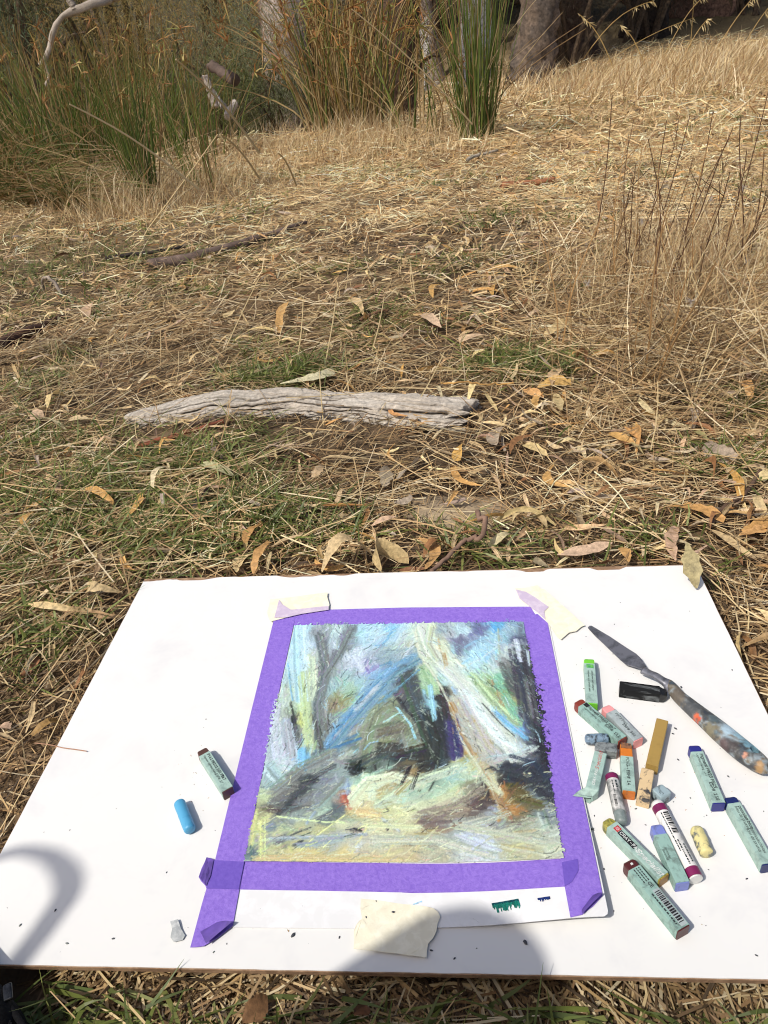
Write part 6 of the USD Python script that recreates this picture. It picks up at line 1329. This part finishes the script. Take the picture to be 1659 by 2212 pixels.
# 15 periwinkle
t, wr, L = pastel("mint wrapped oil pastel with periwinkle blue tip wedged under the long white crayon", S7(792, 425), S7(1004, 888), pig("periwinkle", (124, 136, 206), (96, 100, 116), .5, .68, 120), (0.20, 0.985), "wrapper_mint_dirty", seed=17, wr_rag=0.002)
text_on(wr, "lavender", L * .42, -0.002, top, 0.0018); text_on(wr, "lavanda", L * .45, -0.0042, top, 0.0018)
# 16 maroon
t, wr, L = pastel("dark maroon oil pastel with a barcode on its wrapper, nearest to the board's front", S7(575, 705), S7(1012, 1240), pig("maroon", (84, 34, 34), (64, 26, 28)), (0.13, 0.985), "wrapper_mint_dirty", w=W * 1.04, seed=18, wr_rag=0.002)
tz = W * 1.04 * 1.015 + .00012
boxes(wr, [(L * .47, -W * .06, tz - .0001, L * .97, W * .46, tz - .00003)], "wrapper_grey", "barcode_panel")
barcode(wr, L * .50, L * .93, -W * .02, W * .40, tz, 21)
fine_print(wr, L * .50, -W * .30, tz, 0.0017, L * 0.42, 15); text_on(wr, "CE", L * .36, W * .02, tz, 0.0026, bold=True)
fine_print(wr, L * .15, W * .22, tz, 0.0013, L * 0.2, 24); fine_print(wr, L * .15, W * .02, tz, 0.0013, L * 0.2, 24); fine_print(wr, L * .15, -W * .2, tz, 0.0013, L * 0.2, 10)
boxes(t, [(0.0035, W * -.05, W * .97, 0.0052, W * .12, W * 1.06)], "ink_white", "crumb")
# 17 pale yellow stub
pastel("pale yellow broken pastel stub streaked with grey, right of the long white crayon", S7(1105, 430), S7(1198, 640), pig("yellowstub", (226, 214, 150), (112, 116, 110), .5, .6, 110), None, w=W * 1.02, tip0=0.004, tip1=0.002, rough=0.14, round_=True, seed=19, cat="pastel stub")
# 18 blue
t, wr, L = pastel("ultramarine oil pastel in a clean mint wrapper, upper of the two blues", S6(1085, 1118), S7(1283, 275), pig("ultramarine", (44, 46, 128), (36, 36, 96)), (0.14, 0.985), seed=20)
text_on(wr, "Pigment PW23 PB29", L * .18, 0.0012, top, 0.0026, bold=True); text_on(wr, "Lightfast Rating  +++", L * .18, -0.0018, top, 0.0017); text_on(wr, "ESP#  138", L * .66, -0.0012, top, 0.0026, bold=True)
# 19 prussian
t, wr, L = pastel("dark prussian blue oil pastel, lower of the two blues at the right edge", S7(1362, 212), S7(1668, 745), pig("prussian", (30, 42, 98), (24, 32, 76)), (0.12, 0.985), seed=22)
text_on(wr, "prussian blue", L * .17, 0.0016, top, 0.0024, bold=True); text_on(wr, "bleu de prusse", L * .17, -0.0012, top, 0.0022); text_on(wr, "preussischblau", L * .50, 0.0010, top, 0.0022); text_on(wr, "azul de prusia", L * .50, -0.0020, top, 0.0022)
# 20 dark brown at the left, 21 blue stub
t, wr, L = pastel("dark brown oil pastel in a mint wrapper lying left of the painting", BL(868, 180), BL(984, 360), pig("darkbrown", (88, 60, 52), (70, 46, 40)), (0.14, 0.985), seed=23)
text_on(wr, "PY42 PR101 102 PBk7", L * .18, 0.0012, top, 0.0024, bold=True); text_on(wr, "Pigment  Lightfast Rating", L * .18, -0.0020, top, 0.0016); text_on(wr, "ESP#  17", L * .62, -0.0020, top, 0.0022)
boxes(wr, [(L * .70, 0.0028, top - .0001, L * .73, 0.0040, top)], "ink_dark", "stain")
pastel("bare sky blue pastel stub alone on the left side of the board", BL(768, 396), BL(818, 522), pig("skyblue", (84, 164, 206), (64, 140, 186)), None, w=W * 0.98, tip0=0.003, tip1=0.003, rough=0.05, round_=True, seed=24, cat="pastel stub")

# ------------------------------------------------------------------ palette knife
k_t = thing("palette_knife", "paint smeared palette knife with long wooden handle lying at the board's right", "palette knife", None, (0, 0, 0))
blade = [gz(*S6(*p), 0.004)[:2] for p in ((270, 206), (282, 192), (300, 192), (330, 210), (440, 280), (560, 370), (640, 428), (672, 462), (700, 510), (724, 552), (700, 562), (650, 545), (560, 512), (520, 475), (460, 410), (390, 335), (330, 275))]
bm = poly_prism(blade, 0.0, 0.0007); bvv, bff = trimesh.remesh.subdivide_to_size(bm.vertices, bm.faces, 0.006)
tipb = gz(*S6(280, 200), 0.004)[:2]; dd = np.hypot(bvv[:, 0] - tipb[0], bvv[:, 1] - tipb[1]); bvv = np.array(bvv); bvv[:, 2] += 0.0008 + 0.006 * (dd / dd.max()) ** 1.5
mat_noise("knife_steel", lin((140, 140, 148)), lin((86, 88, 92)), scale=70, lo=0.45, hi=0.65, rough=0.42, metallic=0.55, bump=0.1, c3=lin((190, 192, 196)))
obj("blade", (bvv, bff), "knife_steel", k_t, smo=25)
sp_ = [gz(*S6(*p), z) for p, z in (((700, 552), .0072), ((740, 572), .0085), ((800, 596), .0110), ((850, 630), .0115), ((890, 660), .0100), ((940, 715), .009))]
P_ = interp_path([[*q, r] for q, r in zip(sp_, (.0042, .0036, .0034, .0036, .0052, .0056))], 30)
v, f, *_ = loft(P_[:, :3], P_[:, 3] * 1.15, P_[:, 3] * .8, 14, lambda s, t: 1 + 0 * s)
obj("shank", (v, f), "knife_steel", k_t, smo=True)
hp = [(890, 650), (920, 690), (960, 740), (1060, 830), (1180, 930), (1320, 1050), (1450, 1160), (1560, 1245), (1640, 1305), (1670, 1328)]
hw = [.0052, .0064, .0070, .0086, .0104, .0122, .0126, .0112, .0075, .0035]
P_ = interp_path([[*gz(*S6(*p), 0.0095)[:2], 0.0095, r * 0.86] for p, r in zip(hp, hw)], 60)
v, f, SS, TT, dd = loft(P_[:, :3], P_[:, 3], np.clip(0.0046 + 0.25 * P_[:, 3], 0, .0078) * np.clip(P_[:, 3] / .006, .3, 1), 28, lambda s, t: 1 + 0 * s)
hm = m3.Manifold(m3.Mesh(vert_properties=v.astype(np.float32), tri_verts=f[:, ::-1].astype(np.uint32)))
if hm.volume() < 0 or hm.is_empty(): hm = m3.Manifold(m3.Mesh(vert_properties=v.astype(np.float32), tri_verts=f.astype(np.uint32)))
hc = gz(*S6(1556, 1184), 0.012)
hm = (hm - m3.Manifold.cylinder(0.05, 0.0042, 0.0042, 24).translate((hc[0], hc[1], -0.02))).refine_to_length(0.0022)
mm = hm.to_mesh(); v = mm.vert_properties[:, :3].astype(float); f = mm.tri_verts
pal_k = [(78, 82, 86), (108, 128, 138), (66, 74, 82), (126, 114, 94), (150, 162, 168), (88, 86, 80), (62, 68, 76), (100, 114, 122)]
nn = meshkit.fbm(v * [90, 90, 40] + 3, 4, 61); idx = np.clip((nn - 0.22) / 0.56 * len(pal_k), 0, len(pal_k) - 1.001)
pk = np.array([lin(c) for c in pal_k]); i0 = idx.astype(int); kc = pk[i0] * (1 - (idx - i0))[:, None] + pk[np.minimum(i0 + 1, len(pal_k) - 1)] * (idx - i0)[:, None]


def daub(p, r, col, amt=1.0):
    global kc
    c = gz(*S6(*p), 0.016)[:2]
    m = (smooth(r, r * 0.4, np.hypot(v[:, 0] - c[0], v[:, 1] - c[1]) + r * 0.9 * (meshkit.noise(v * 420, 3) - 0.5)) * amt)[:, None]
    kc = kc * (1 - m) + lin(col) * m


daub((960, 730), .011, (104, 96, 86)); daub((1060, 830), .012, (84, 86, 88)); daub((1105, 885), .0028, (214, 104, 66)); daub((1130, 908), .0022, (206, 90, 60)); daub((1360, 1010), .010, (176, 200, 214)); daub((1440, 1060), .008, (150, 184, 198)); daub((1540, 1120), .009, (120, 160, 176)); daub((1480, 1195), .0025, (206, 146, 120)); daub((1320, 1110), .007, (100, 84, 84)); daub((1600, 1270), .0045, (176, 140, 96)); daub((1250, 930), .008, (92, 106, 110)); daub((1220, 990), .008, (128, 122, 100)); daub((1390, 1120), .006, (72, 66, 66))
obj("handle", (v, f), "painted_look", k_t, col=kc, smo=True)

# ------------------------------------------------------------------ crumbs, shreds
cr = []
spots = [(BL(x, y), s) for x, y, s in ((240, 880, 9), (88, 945, 10), (290, 1024, 10), (490, 1003, 9), (720, 717, 6), (302, 534, 5), (503, 440, 4), (190, 543, 4), (890, 55, 6), (880, 92, 4), (922, 1062, 5), (930, 535, 4), (32, 870, 4), (980, 1025, 3))]
spots += [(BT(x, y), s) for x, y, s in ((817, 716, 15), (1130, 730, 8), (1312, 606, 6), (1495, 572, 10), (282, 828, 7), (370, 772, 5), (1380, 497, 5))]
spots += [(BS(x, y), s) for x, y, s in ((850, 765, 16), (1196, 172, 18), (215, 817, 9), (290, 885, 10), (372, 872, 8), (522, 803, 5), (1330, 172, 6), (1382, 268, 6), (1308, 3, 8), (1448, 552, 4))]
spots += [(S7(x, y), s) for x, y, s in ((305, 472, 12), (320, 370, 6), (335, 672, 8), (395, 780, 6), (1060, 232, 7), (640, 315, 9), (1185, 366, 5), (1625, 335, 5), (1495, 856, 8), (1570, 1447, 8), (1200, 785, 5), (930, 262, 5), (1354, 66, 8), (470, 1103, 5), (715, 440, 6), (1180, 1216, 4))]
spots += [(S6(x, y), s) for x, y, s in ((520, 26, 5), (473, 196, 6), (255, 288, 5), (1055, 94, 5), (1382, 548, 8), (945, 1000, 12), (925, 1040, 9), (965, 1240, 9), (1352, 1370, 8), (1296, 836, 4), (990, 682, 12), (180, 508, 4), (238, 690, 6), (1290, 1155, 4), (463, 425, 5))]
dust = [((1280, 1560), 60), ((1340, 1700), 60), ((1400, 1850), 70), ((1520, 1700), 60), ((440, 1680), 40), ((1350, 1480), 50)]
for (px, py), sd in dust:
    spots += [((px + prng.normal(0, sd), py + prng.normal(0, sd)), -prng.uniform(2.0, 4.5)) for _ in range(26)]
dust_c = [(120, 60, 50), (60, 62, 110), (190, 130, 70), (150, 180, 172), (90, 92, 96), (110, 70, 60), (170, 150, 100)]
cv, cf, cc_, n = [], [], [], 0
for p, s in spots + [((prng.uniform(120, 1500), prng.uniform(1420, 2080)), prng.uniform(1.5, 3)) for _ in range(25)]:
    q = gz(*p, 0.0)
    if not (BX0 + .01 < q[0] < BX1 - .01 and BY0 + .01 < q[1] < BY1 - .01): continue
    onp = inside[int(np.clip((q[1] - gy0) / celly, 0, NY - 1)), int(np.clip((q[0] - gx0) / cellx, 0, NX - 1))] < 0.03 and gx0 < q[0] < gx1
    dusty = s < 0; s = abs(s)
    m = trimesh.creation.icosphere(0 if s < 5 else 1); u = np.array(m.vertices); u *= (0.7 + 0.6 * meshkit.noise(u * 2 + s * 3, 5))[:, None]
    r = s * 0.00007; an = prng.uniform(0, 3.1)
    u = u * [r * 1.9, r, r * 0.7]; u[:, :2] = u[:, :2] @ np.array([[math.cos(an), math.sin(an)], [-math.sin(an), math.cos(an)]])
    u = u + [q[0], q[1], r * 0.5 + (0.0026 if onp and q[1] > BY0 + 0.03 else 0)]
    cv.append(u); cf.append(m.faces + n); n += len(u); cc_.append(np.repeat(lin(dust_c[prng.integers(7)])[None] if dusty else lin((74, 76, 82) if prng.random() < .75 else (120, 126, 122))[None], len(u), 0))
tag(obj("pastel_crumbs", (np.vstack(cv), np.vstack(cf)), "painted_look", col=np.vstack(cc_), smo=True), "dark crumbs of pastel scattered over the white board", "crumbs", kind="stuff")
# clear torn scrap
cp = [gz(*BL(*p), 0.001)[:2] for p in ((736, 930), (770, 922), (782, 960), (800, 990), (790, 1008), (752, 1020), (738, 1000), (745, 965))]
sm_ = poly_prism(cp, 0.0006, 0.0009); vv, ff = trimesh.remesh.subdivide_to_size(sm_.vertices, sm_.faces, 0.003); vv = np.array(vv); vv[:, 2] += 0.002 * meshkit.fbm(vv * 160, 2, 3)
mat_noise("scrap_film", lin((206, 208, 206)), lin((176, 180, 180)), scale=160, rough=0.25, bump=0.4)
tag(obj("paper_scrap", (vv, ff), "scrap_film", smo=True), "small crumpled greyish white scrap near the purple tape's lower left end", "scrap")
fp = interp_path([gz(*BL(*p), 0.0015) for p in ((150, 158), (220, 166), (270, 178), (330, 186), (374, 193))], 14)
v, f = tubes(fp[None], np.full((1, 14), 0.0005), 5)
tag(obj("pine_fibre", (v, f), "straw_look", col=np.repeat(lin((196, 150, 120))[None], len(v), 0)), "thin reddish dry fibre poking over the board's left edge", "fibre")

# ------------------------------------------------------------------ black zipped bag at the lower left, and what stands just outside the picture
mat_noise("bag_cloth", lin((13, 13, 15)), lin((24, 24, 27)), scale=500, rough=0.9, spec=0.15, bump=0.4)
mat_noise("bag_metal", lin((70, 71, 74)), lin((46, 47, 50)), scale=200, rough=0.35, metallic=0.9)
bag = thing("camera_bag", "black zipped cloth bag poking into the lower left corner", "bag", None, (0, 0, 0))
c0 = gz(-72, 2212, -0.01)


def rbox(size, r, at, rz=0.0):
    s = np.array(size) / 2 - r
    sph = m3.Manifold.sphere(r, 16)
    h = m3.Manifold.batch_hull([sph.translate((sx_ * s[0], sy_ * s[1], sz_ * s[2])) for sx_ in (-1, 1) for sy_ in (-1, 1) for sz_ in (-1, 1)])
    return h.rotate((0, 0, rz)).translate(tuple(map(float, at)))


obj("body", rbox((0.12, 0.11, 0.075), 0.022, (c0[0] - 0.02, c0[1] - 0.02, -0.004), -35), "bag_cloth", bag, smo=40)
zp = [gz(px, py, 0.02) for px, py in ((-60, 2120), (-20, 2138), (10, 2165), (42, 2205), (66, 2250))]
P_ = interp_path(zp, 40)
v, f = tubes(P_[None], np.full((1, 40), 0.0020), 8); obj("zip_piping", (v, f), "bag_cloth", bag, smo=True)
teeth = [trimesh.creation.box((0.0016, 0.004, 0.0016)).apply_translation(P_[k] + [-0.004, -0.004, 0.0015]) for k in range(0, 40, 1)]
for m in teeth[:34]: pass
obj("zip_teeth", trimesh.util.concatenate(teeth), "bag_cloth", bag)
obj("zip_pull", rbox((0.006, 0.012, 0.003), 0.0012, P_[18] + [0.002, 0.004, 0.004], 30), "bag_metal", bag, smo=40)

# the cane whose crook shades the board's lower left, the daypack and the paint box beside the artist (all left of or below the picture)
cane = thing("walking_cane", "walking cane standing by the artist, its crook shading the board's lower left", "cane", None, (0, 0, 0))
sh = [gz(*BL(x, y), 0.0) for x, y in ((-70, 690), (0, 645), (100, 624), (195, 640), (268, 690), (297, 755), (280, 830), (225, 910), (150, 1012), (70, 1115))]
tt = [.86, .86, .86, .86, .86, .86, .855, .85, .84, .82]
rr_ = [.0036, .0042, .0052, .0066, .0084, .0098, .0096, .0090, .0086, .0082]
cp_ = [[*(p + SUN * t_), r] for p, t_, r in zip(sh, tt, rr_)] + [[-0.36, 0.05, -0.05, .0075]]
P_ = interp_path(cp_[:10], 60); v, f, *_ = loft(P_[:, :3], P_[:, 3], P_[:, 3], 14, lambda s, t: 1 + 0 * s, up=(0.3, 0.2, 1)); obj("crook", (v, f), "board_core", cane, smo=True)
P_ = interp_path(cp_[9:], 12); v, f, *_ = loft(P_[:, :3], P_[:, 3], P_[:, 3], 14, lambda s, t: 1 + 0 * s, up=(1, 0.2, 0)); obj("shaft", (v, f), "board_core", cane, smo=True)
mat_noise("pack_cloth", lin((60, 66, 74)), lin((76, 82, 90)), scale=300, rough=0.8, bump=0.3)
pk_ = thing("daypack", "grey daypack standing by the artist, its top shading the board's front edge", "daypack", None, (0, 0, 0))
top_ = np.array([-0.012, 0.258, 0]) + SUN * 0.78
sp3 = lambda c, r: m3.Manifold.sphere(r, 28).translate(tuple(map(float, c)))
u_ = np.array([0.64, -0.77, 0])
obj("body", m3.Manifold.batch_hull([sp3(top_, .060), sp3(top_ - [0, 0, .12] + u_ * .03, .075), sp3(top_ - [0, 0, .12] - u_ * .01, .06)] + [sp3([top_[0] + a_, top_[1] + b_ - .03, .03], .06) for a_ in (-.07, .07) for b_ in (-.04, .03)]), "pack_cloth", pk_, smo=50)
lp_ = np.array([[top_[0] - .03 + .03 * math.cos(q), top_[1], top_[2] + .055 + .018 * math.sin(q)] for q in np.linspace(0, math.pi, 12)])
v, f = tubes(lp_[None], np.full((1, 12), .004), 6); obj("carry_loop", (v, f), "pack_cloth", pk_, smo=True)
pb_ = thing("paint_box", "plain wooden paint box standing upright between the artist and the board", "paint box", None, (0, 0, 0))
obj("case", m3.Manifold.cube((.58, .07, .32)).translate((-.31, .02, -.03)), "board_core", pb_)
obj("lid", m3.Manifold.cube((.584, .02, .324)).translate((-.312, -.002, -.032)), "board_core", pb_)
obj("clasp", m3.Manifold.cube((.02, .004, .03)).translate((.05, -.0065, .24)), "bag_metal", pb_)
